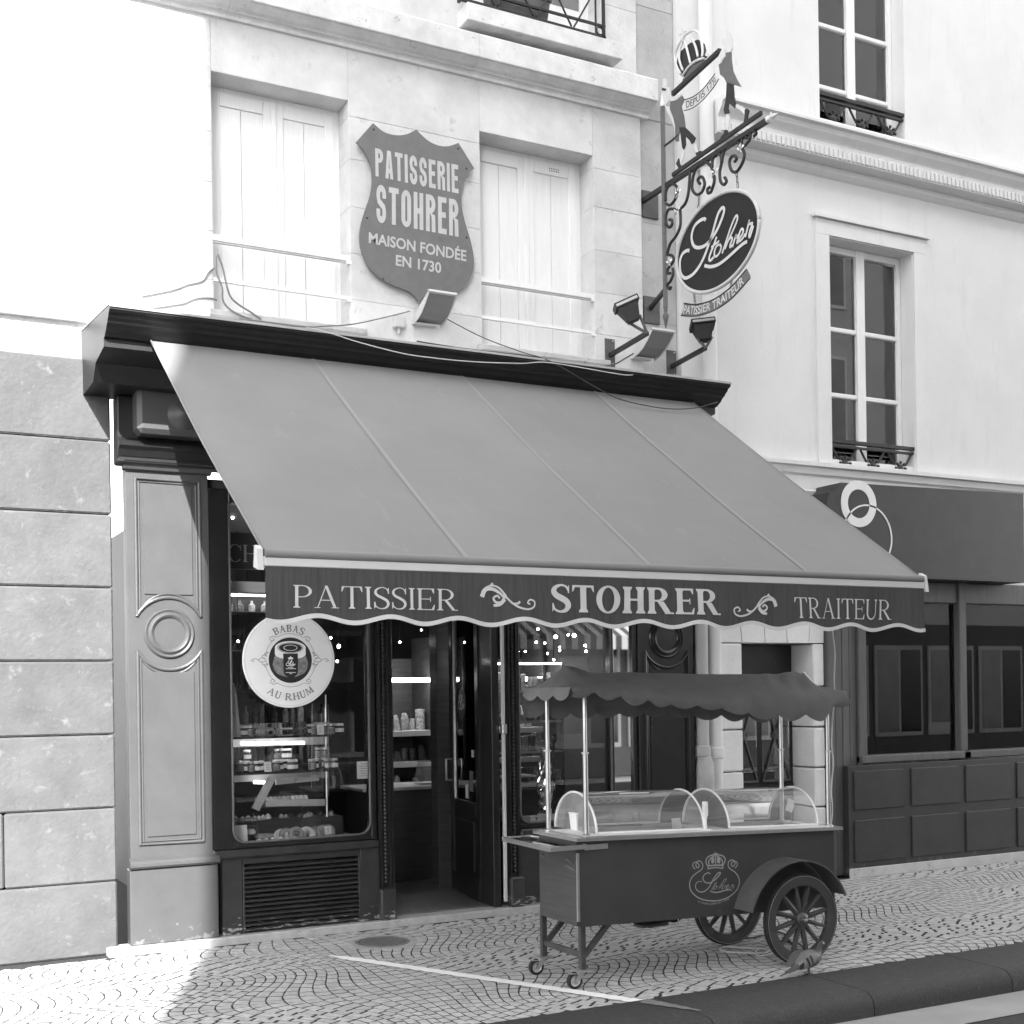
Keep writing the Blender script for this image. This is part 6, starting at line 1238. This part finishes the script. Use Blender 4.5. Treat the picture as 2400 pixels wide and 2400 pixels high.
def canopy(u, v):
    x = CXL + (CXR - CXL) * u
    hip = min(1, max(0, (x - CXL) / .14)) * min(1, max(0, (CXR - x) / .17)); zr = lerpk(x, ridge); ze = lerpk(x, eave); zr = ze + (zr - ze) * hip ** .8
    s_ = (v - .5) * 2; fr = s_ < 0; a = abs(s_)
    if a < .62:
        t = a / .62; y = -2.17 + (-.29 if fr else .27) * t; z = zr + (ze - zr) * (t ** 1.25) + wrinkle(x, t)
    else:
        t = (a - .62) / .38; hz = (lerpk(x, hemf) if fr else ze - .165) + (.026 - (.036 + .014 * math.sin(x * 3.7)) * abs(math.sin(math.pi * (x - 3.80 + .05 * math.sin(x * 2.9)) / .205)) ** .8) * max(0, t - .4) / .6
        bel = .030 * math.sin(math.pi * min(1, t * .8)) * (1 if fr else .6); y = -2.17 + ((-.29 - bel) if fr else (.27 + bel)); z = ze + wrinkle(x, 1) * (1 - t) + (hz - ze) * t; y += .010 * math.sin(x * 19) * t
    return Vector((x + .01 * math.sin(v * 40) * (u < .02 or u > .98), y, z))
cnp = part('canopy_cloth', canvas2, cart, lambda b: b.grid(canopy, 150, 44), smooth=True)
def skirt(xe, sg):
    def fn(u, v):
        y = -2.46 + .56 * u; zt_ = lerpk(xe, eave) + .0; zb_ = zt_ - .045 - .035 * abs(math.sin(math.pi * u * 3.0)) ** .7; return Vector((xe + sg * .012 * v, y, zt_ + (zb_ - zt_) * v))
    part('end_skirt', canvas2, cart, lambda b: b.grid(fn, 40, 3), smooth=True)
skirt(CXL, -1); skirt(CXR, 1)
# emblem on the cart side
def E(p, k=0): v = PY(lg(*p), CYF - .0015 - .0003 * k); return v
em = mat('pale_emblem_print', .30, .08, 30, .6)
def estr(pts, w_=.0065, k=0, nm='emblem_scroll'): part(nm, em, cart, lambda b: b.strip(cat([E(p, k) for p in pts], 5), w_, (0, -1, 0)))
estr([(285, 550), (240, 500), (230, 440), (270, 395), (320, 400), (362, 440), (372, 490), (345, 520), (305, 490), (302, 430), (330, 382), (370, 365), (420, 390), (455, 450), (450, 520), (410, 575), (340, 620), (250, 690), (190, 770), (160, 860), (160, 950), (190, 1040), (260, 1130), (360, 1200), (500, 1250), (660, 1270), (820, 1260), (960, 1220), (1090, 1150), (1200, 1050), (1265, 940), (1285, 840), (1270, 750), (1220, 660), (1160, 600), (1080, 550), (1035, 490), (1030, 420), (1060, 365), (1120, 345), (1170, 370), (1185, 430), (1140, 490), (1105, 465), (1110, 410), (1160, 375), (1220, 390), (1240, 440), (1215, 490), (1185, 530)])
estr([(560, 470), (530, 400), (535, 330), (580, 270), (660, 236), (750, 226), (850, 232), (920, 262), (960, 312), (958, 370), (930, 430), (910, 465)], .008, 1, 'emblem_crown')
estr([(565, 480), (660, 468), (740, 465), (830, 462), (912, 465)], .009, 1, 'emblem_crown'); estr([(572, 545), (660, 525), (740, 518), (830, 520), (908, 538)], .007, 1, 'emblem_crown'); estr([(568, 490), (575, 548)], .007, 1, 'emblem_crown'); estr([(912, 470), (908, 540)], .007, 1, 'emblem_crown')
estr([(600, 450), (590, 370), (640, 300), (720, 250)], .008, 2, 'emblem_crown'); estr([(890, 450), (900, 370), (850, 300), (770, 250)], .008, 2, 'emblem_crown'); estr([(745, 455), (745, 240), (745, 165)], .007, 2, 'emblem_crown'); estr([(700, 195), (745, 210), (795, 195)], .006, 3, 'emblem_crown')
for pl_ in ([(650, 300), (715, 285), (715, 400), (665, 430), (640, 380)], [(775, 285), (840, 300), (855, 380), (825, 430), (775, 400)]): part('emblem_crown', em, cart, lambda b: b.prism([E(p, 3) for p in pl_], (0, -.0003, 0)))
eL, eB = E((292, 1078)), E((1160, 628)); script_sign('signature', lambda u, v: Vector((eL.x + (eB.x - eL.x) * u, CYF, E((292 + 868 * u, 1078 - 450 * v)).z)), em, cart, (0, -1, 0), .0085)
tb_ = [(345, 1300), (480, 1345), (620, 1358), (760, 1345), (900, 1310), (1050, 1245)]
cm3 = curvemap([E(p) for p in tb_], [E((p[0] - 4, p[1] - 52)) for p in tb_]); letter('emblem_lettering', sans_text('À PARIS DEPUIS 1730', .0), lambda u, v: cm3(u, v), em, cart, (0, -1, 0))
# clear covers on the cart
def cover(x0, x1, label):
    o = thing('clear_food_cover', label, 'food cover', ((x0 + x1) / 2, -2.08, .895 + dz((x0 + x1) / 2)))
    arc = lambda x, a, r=1.: Vector((x, -2.08 - .25 * r * math.cos(a), .897 + dz(x) + .235 * r * math.sin(a) + .002))
    part('arched_sheet', acryl, o, lambda b: b.grid(lambda u, v: arc(x0 + (x1 - x0) * u, math.pi * v), 2, 28), smooth=True)
    for xx in (x0, x1): part('end_arch', acryl_edge, o, lambda b: b.tube([arc(xx, math.pi * t / 28) for t in range(29)], .0075, 8), smooth=True)
    part('end_sheet', acryl, o, lambda b: b.prism([arc(x0 + .002, math.pi * t / 20, .985) for t in range(21)], (.002, 0, 0)))
    part('edge_strip', acryl_edge, o, lambda b: (b.bar(arc(x0, .02), arc(x1, .02), .006, .012), b.bar(arc(x0, math.pi - .02), arc(x1, math.pi - .02), .006, .012)))
    part('grip_strip', acryl_edge, o, lambda b: b.bar(arc(x0 + (x1 - x0) * .35, 1.25, 1.015), arc(x0 + (x1 - x0) * .62, 1.25, 1.015), .012, .006))
    return o
cover(3.945, 4.735, 'arched clear food cover over the white tub on the cart'); cover(4.93, 5.66, 'arched clear food cover beside the white dispenser bottle on the cart')
tp = PZ(c8(612, 1762), .897)
tbm = thing('white_tub', 'square white plastic tub under the clear cover behind the cart pole', 'tub', (tp.x, tp.y, .897)); zt_ = .899 + dz(tp.x)
part('tub', paper, tbm, lambda b: b.hull([(tp.x + sx_ * .035, tp.y + sy_ * .035, zt_) for sx_ in (-1, 1) for sy_ in (-1, 1)] + [(tp.x + sx_ * .042, tp.y + sy_ * .042, zt_ + .10) for sx_ in (-1, 1) for sy_ in (-1, 1)])); bx('tub_rim', paper, tbm, tp.x - .046, tp.y - .046, zt_ + .1005, tp.x + .046, tp.y + .046, zt_ + .108, ch=.002)
def stand_card(q, y, w_, h_, label):
    p = PY(c8(*q), y); zc = .898 + dz(p.x); o = thing('menu_card', label, 'card', (p.x, y, zc)); tl = Vector((0, .2, 1)).normalized(); ax = Vector((1, 0, 0)); n3 = tl.cross(ax)
    part('card', paper, o, lambda b: b.obox(Vector((p.x, y, zc)) + tl * h_ / 2, ax, n3, tl, w_ / 2, .0015, h_ / 2)); c0 = Vector((p.x, y, zc)) + tl * h_ * .52 - Vector((0, .004, 0))
    part('printed_frame', print_g, o, lambda b: (b.strip([c0 + ax * (w_ * .34 * a) + tl * (h_ * .34 * c_) for a, c_ in ((-1, -1), (1, -1), (1, 1), (-1, 1), (-1, -1))], .0025, (0, -1, 0)), b.strip([c0 + ax * (.012 * math.cos(t * .5236)) + tl * (.014 * math.sin(t * .5236)) for t in range(13)], .003, (0, -1, 0))))
stand_card((1300, 1780), -2.30, .065, .075, 'small printed menu card standing at the front of the cart worktop')
pc = thing('tilted_card', 'white card propped inside the right clear cover', 'card', (5.45, -2.1, .9)); pcv = PY(c9(1455, 1570), -2.15)
part('card', paper, pc, lambda b: b.obox(pcv, Vector((.94, 0, -.34)).normalized(), Vector((0, 1, 0)), Vector((.34, 0, .94)).normalized(), .03, .0015, .042)); part('card_prop', steel, pc, lambda b: b.tube([pcv, (pcv.x + .01, pcv.y, .898 + dz(pcv.x))], .002, 5))
for q, f_, nm in (((1115, 1778), c8, 'black clip lying on the worktop in front of the left clear cover'), ((1368, 1722), c9, 'black clip lying on the worktop in front of the right clear cover')):
    p = PZ(f_(*q), .897 + dz(4.4 if f_ is c8 else 5.4)); solo(bx('black_clip', iron, None, p.x - .04, p.y - .008, p.z + .0005, p.x + .04, p.y + .008, p.z + .012, ch=.003), nm, 'clip')
bt = PZ(c8(1495, 1770), .897 + dz(4.78)); bo = thing('dispenser_bottle', 'white pump dispenser bottle between the two clear covers', 'bottle', bt)
part('bottle', paper, bo, lambda b: b.lathe([(0, 0), (.035, 0), (.036, .008), (.012, .012), (.010, .05), (.012, .085)], bt, n=16), smooth=40); part('pump_block', paper, bo, lambda b: b.box(bt.x - .016, bt.y - .014, bt.z + .085, bt.x + .016, bt.y + .014, bt.z + .15, ch=.004)); part('pump_cap', paper, bo, lambda b: b.lathe([(.018, .151), (.018, .175), (.012, .18), (0, .18)], bt, n=16), smooth=40)
part('spout', paper, bo, lambda b: b.tube([(bt.x - .016, bt.y, bt.z + .12), (bt.x - .035, bt.y, bt.z + .125)], .005, 6))
# gas hose and hooks hanging under the cart
hs = thing('hanging_hose', 'dark looped hose bundle hanging under the cart body', 'hose', (4.55, -2.15, .3)); zu = .34
part('hose', rubber, hs, lambda b: (b.tube(cat([(4.25, -2.2, zu), (4.33, -2.2, .30), (4.45, -2.15, .28), (4.58, -2.15, .29), (4.66, -2.1, .27), (4.74, -2.1, .30), (4.80, -2.1, zu)], 6), .014, 7), b.tube(cat([(4.40, -2.1, zu), (4.44, -2.1, .26), (4.50, -2.1, .25), (4.56, -2.1, .29), (4.60, -2.1, zu)], 6), .008, 6)), smooth=True)
part('regulator', iron_grey, hs, lambda b: b.hull([(4.48 + .10 * a, -2.1 + .05 * c_, .285 + .03 * d) for a in (-1, 1) for c_ in (-1, 1) for d in (-1, 1)]))
part('wire_hook', cable_l, hs, lambda b: [b.tube([(xx, -2.2, zu), (xx, -2.2, .275), (xx - .02, -2.2, .265), (xx - .02, -2.2, .245), (xx + .025, -2.2, .245)], .003, 5) for xx in (4.62, 4.70)])
cable('pale flex lying in loops on the setts by the cart wheel', [PZ(g3(*p), .012) for p in [(1330, 1075), (1230, 1095), (1195, 1075), (1215, 1045), (1290, 1050), (1250, 1075), (1050, 1070), (945, 1058), (930, 1035), (985, 1028), (1120, 1035), (1250, 1045), (1300, 1055)]], .006, cable_l)
cable('black flex lying in loops on the setts behind the front wheel spokes', [PZ(g3(*p), .012) for p in [(1120, 830), (1105, 960), (1370, 920), (1430, 960), (1480, 1010), (1440, 985), (1360, 985), (1510, 1000), (1560, 1045), (1540, 1055), (1480, 1040)]], .006, cable_d)
cable('white flex dropping beside the right cart pole to the worktop', [PY(c9(1775, 250), -2.25), PY(c9(1792, 420), -2.27), PY(c9(1788, 600), -2.27), PY(c9(1790, 760), -2.28), PY(c9(1776, 900), -2.29), PY(c9(1768, 1100), -2.3), PY(c9(1780, 1250), -2.3), PY(c9(1766, 1450), -2.3), PY(c9(1774, 1600), -2.3), PY(c9(1764, 1722), -2.3)], .005, cable_l)
# ------------------------------------------------------------------ pigeon
fd = Vector((.97, .10, 0)).normalized(); sdv = Vector((-fd.y, fd.x, 0)); pg0 = PZ((1893, 2286), 0)
pg = thing('pigeon', 'grey pigeon with dark wing bars pecking on the setts by the cart wheel', 'pigeon', pg0)
body_m = [mat('pigeon_tail', .07, .25, 60, .7), mat('pigeon_grey', .13, .15, 60, .7), mat('pigeon_neck', .035, .3, 60, .45)]
rings = [(-.178, .040, .022, .004, 0), (-.13, .052, .024, .008, 0), (-.09, .066, .028, .018, 0), (-.06, .082, .042, .034, 1), (-.02, .096, .055, .050, 1), (.02, .102, .058, .055, 1), (.055, .108, .050, .050, 1), (.080, .125, .034, .036, 2), (.094, .148, .025, .026, 2), (.104, .168, .022, .022, 2), (.118, .180, .021, .020, 2), (.134, .180, .014, .013, 2), (.142, .176, .006, .006, 0), (.160, .168, .0015, .002, 0)]
def loft(b):
    N = 14; vs = []; mi = []
    for i, (s_, z_, rw, rh, k) in enumerate(rings):
        a = rings[max(i - 1, 0)]; c_ = rings[min(i + 1, len(rings) - 1)]; t = (fd * (c_[0] - a[0]) + Vector((0, 0, c_[1] - a[1]))).normalized(); nv = sdv.cross(t).normalized() * -1
        for k2 in range(N): th = 2 * math.pi * k2 / N; vs.append(pg0 + fd * s_ + Vector((0, 0, z_)) + sdv * (rw * math.cos(th)) + nv * (rh * math.sin(th)))
    for i in range(len(rings) - 1):
        b.cur = rings[i + 1][4]
        if i == 0: b.add(vs, [])
        for k2 in range(N): b.f.append([i * N + k2, i * N + (k2 + 1) % N, (i + 1) * N + (k2 + 1) % N, (i + 1) * N + k2]); b.m.append(b.cur)
pbody = part('body', body_m, pg, loft, smooth=True)
wing_m = mat('pigeon_wing', .21, .12, 70, .75, .4, 80); bar_d = mat('pigeon_wing_bar', .03, .2, 40, .7)
for sg in (-1, 1):
    def wing(u, v, k=1.0, off=0.):
        s_ = -.125 + .185 * u; prof = math.sin(math.pi * min(1, .12 + .88 * u)) ** .6 if u < 1 else 0; z_ = .075 + .045 * u + (v - .5) * .075 * prof * k + .012 * math.sin(math.pi * u)
        return pg0 + fd * s_ + sdv * sg * (.030 + .032 * math.sin(math.pi * min(1, .2 + .7 * u)) + .006 * math.sin(math.pi * v) + off) + Vector((0, 0, z_))
    wo_ = part('wing', wing_m, pg, lambda b: b.grid(wing, 16, 8), smooth=True)
    for u0, u1 in ((.30, .37), (.46, .53)): part('wing_bar', bar_d, wo_, lambda b: b.grid(lambda u, v: wing(u0 + (u1 - u0) * u + .14 * (.5 - v), .08 + .84 * v, 1, .003), 2, 8), smooth=True)
    part('wing_tip', bar_d, wo_, lambda b: b.grid(lambda u, v: wing(.0 + .16 * u, .15 + .6 * v, 1.05, .002), 3, 4), smooth=True)
    fo = pg0 + fd * (.012 + .02 * sg) + sdv * sg * .022
    part('leg', mat('pigeon_leg', .12, .1, 50, .6), pg, lambda b: (b.tube([fo + Vector((0, 0, .065)), fo + Vector((-.004, 0, .03)), fo + Vector((0, 0, .006))], [.009, .004, .0035], 6), [b.tube([fo + Vector((0, 0, .006)), fo + fd * (.026 * math.cos(a)) + sdv * (.026 * math.sin(a)) + Vector((0, 0, .0045))], .0025, 5) for a in (-.6, 0, .6, math.pi)]), smooth=True)
    part('eye', steel, pbody, lambda b: b.lathe([(0, -.003), (.0035, -.001), (.0035, .001), (0, .003)], pg0 + fd * .122 + sdv * sg * .0195 + Vector((0, 0, .184)), 'y', 8), smooth=True)
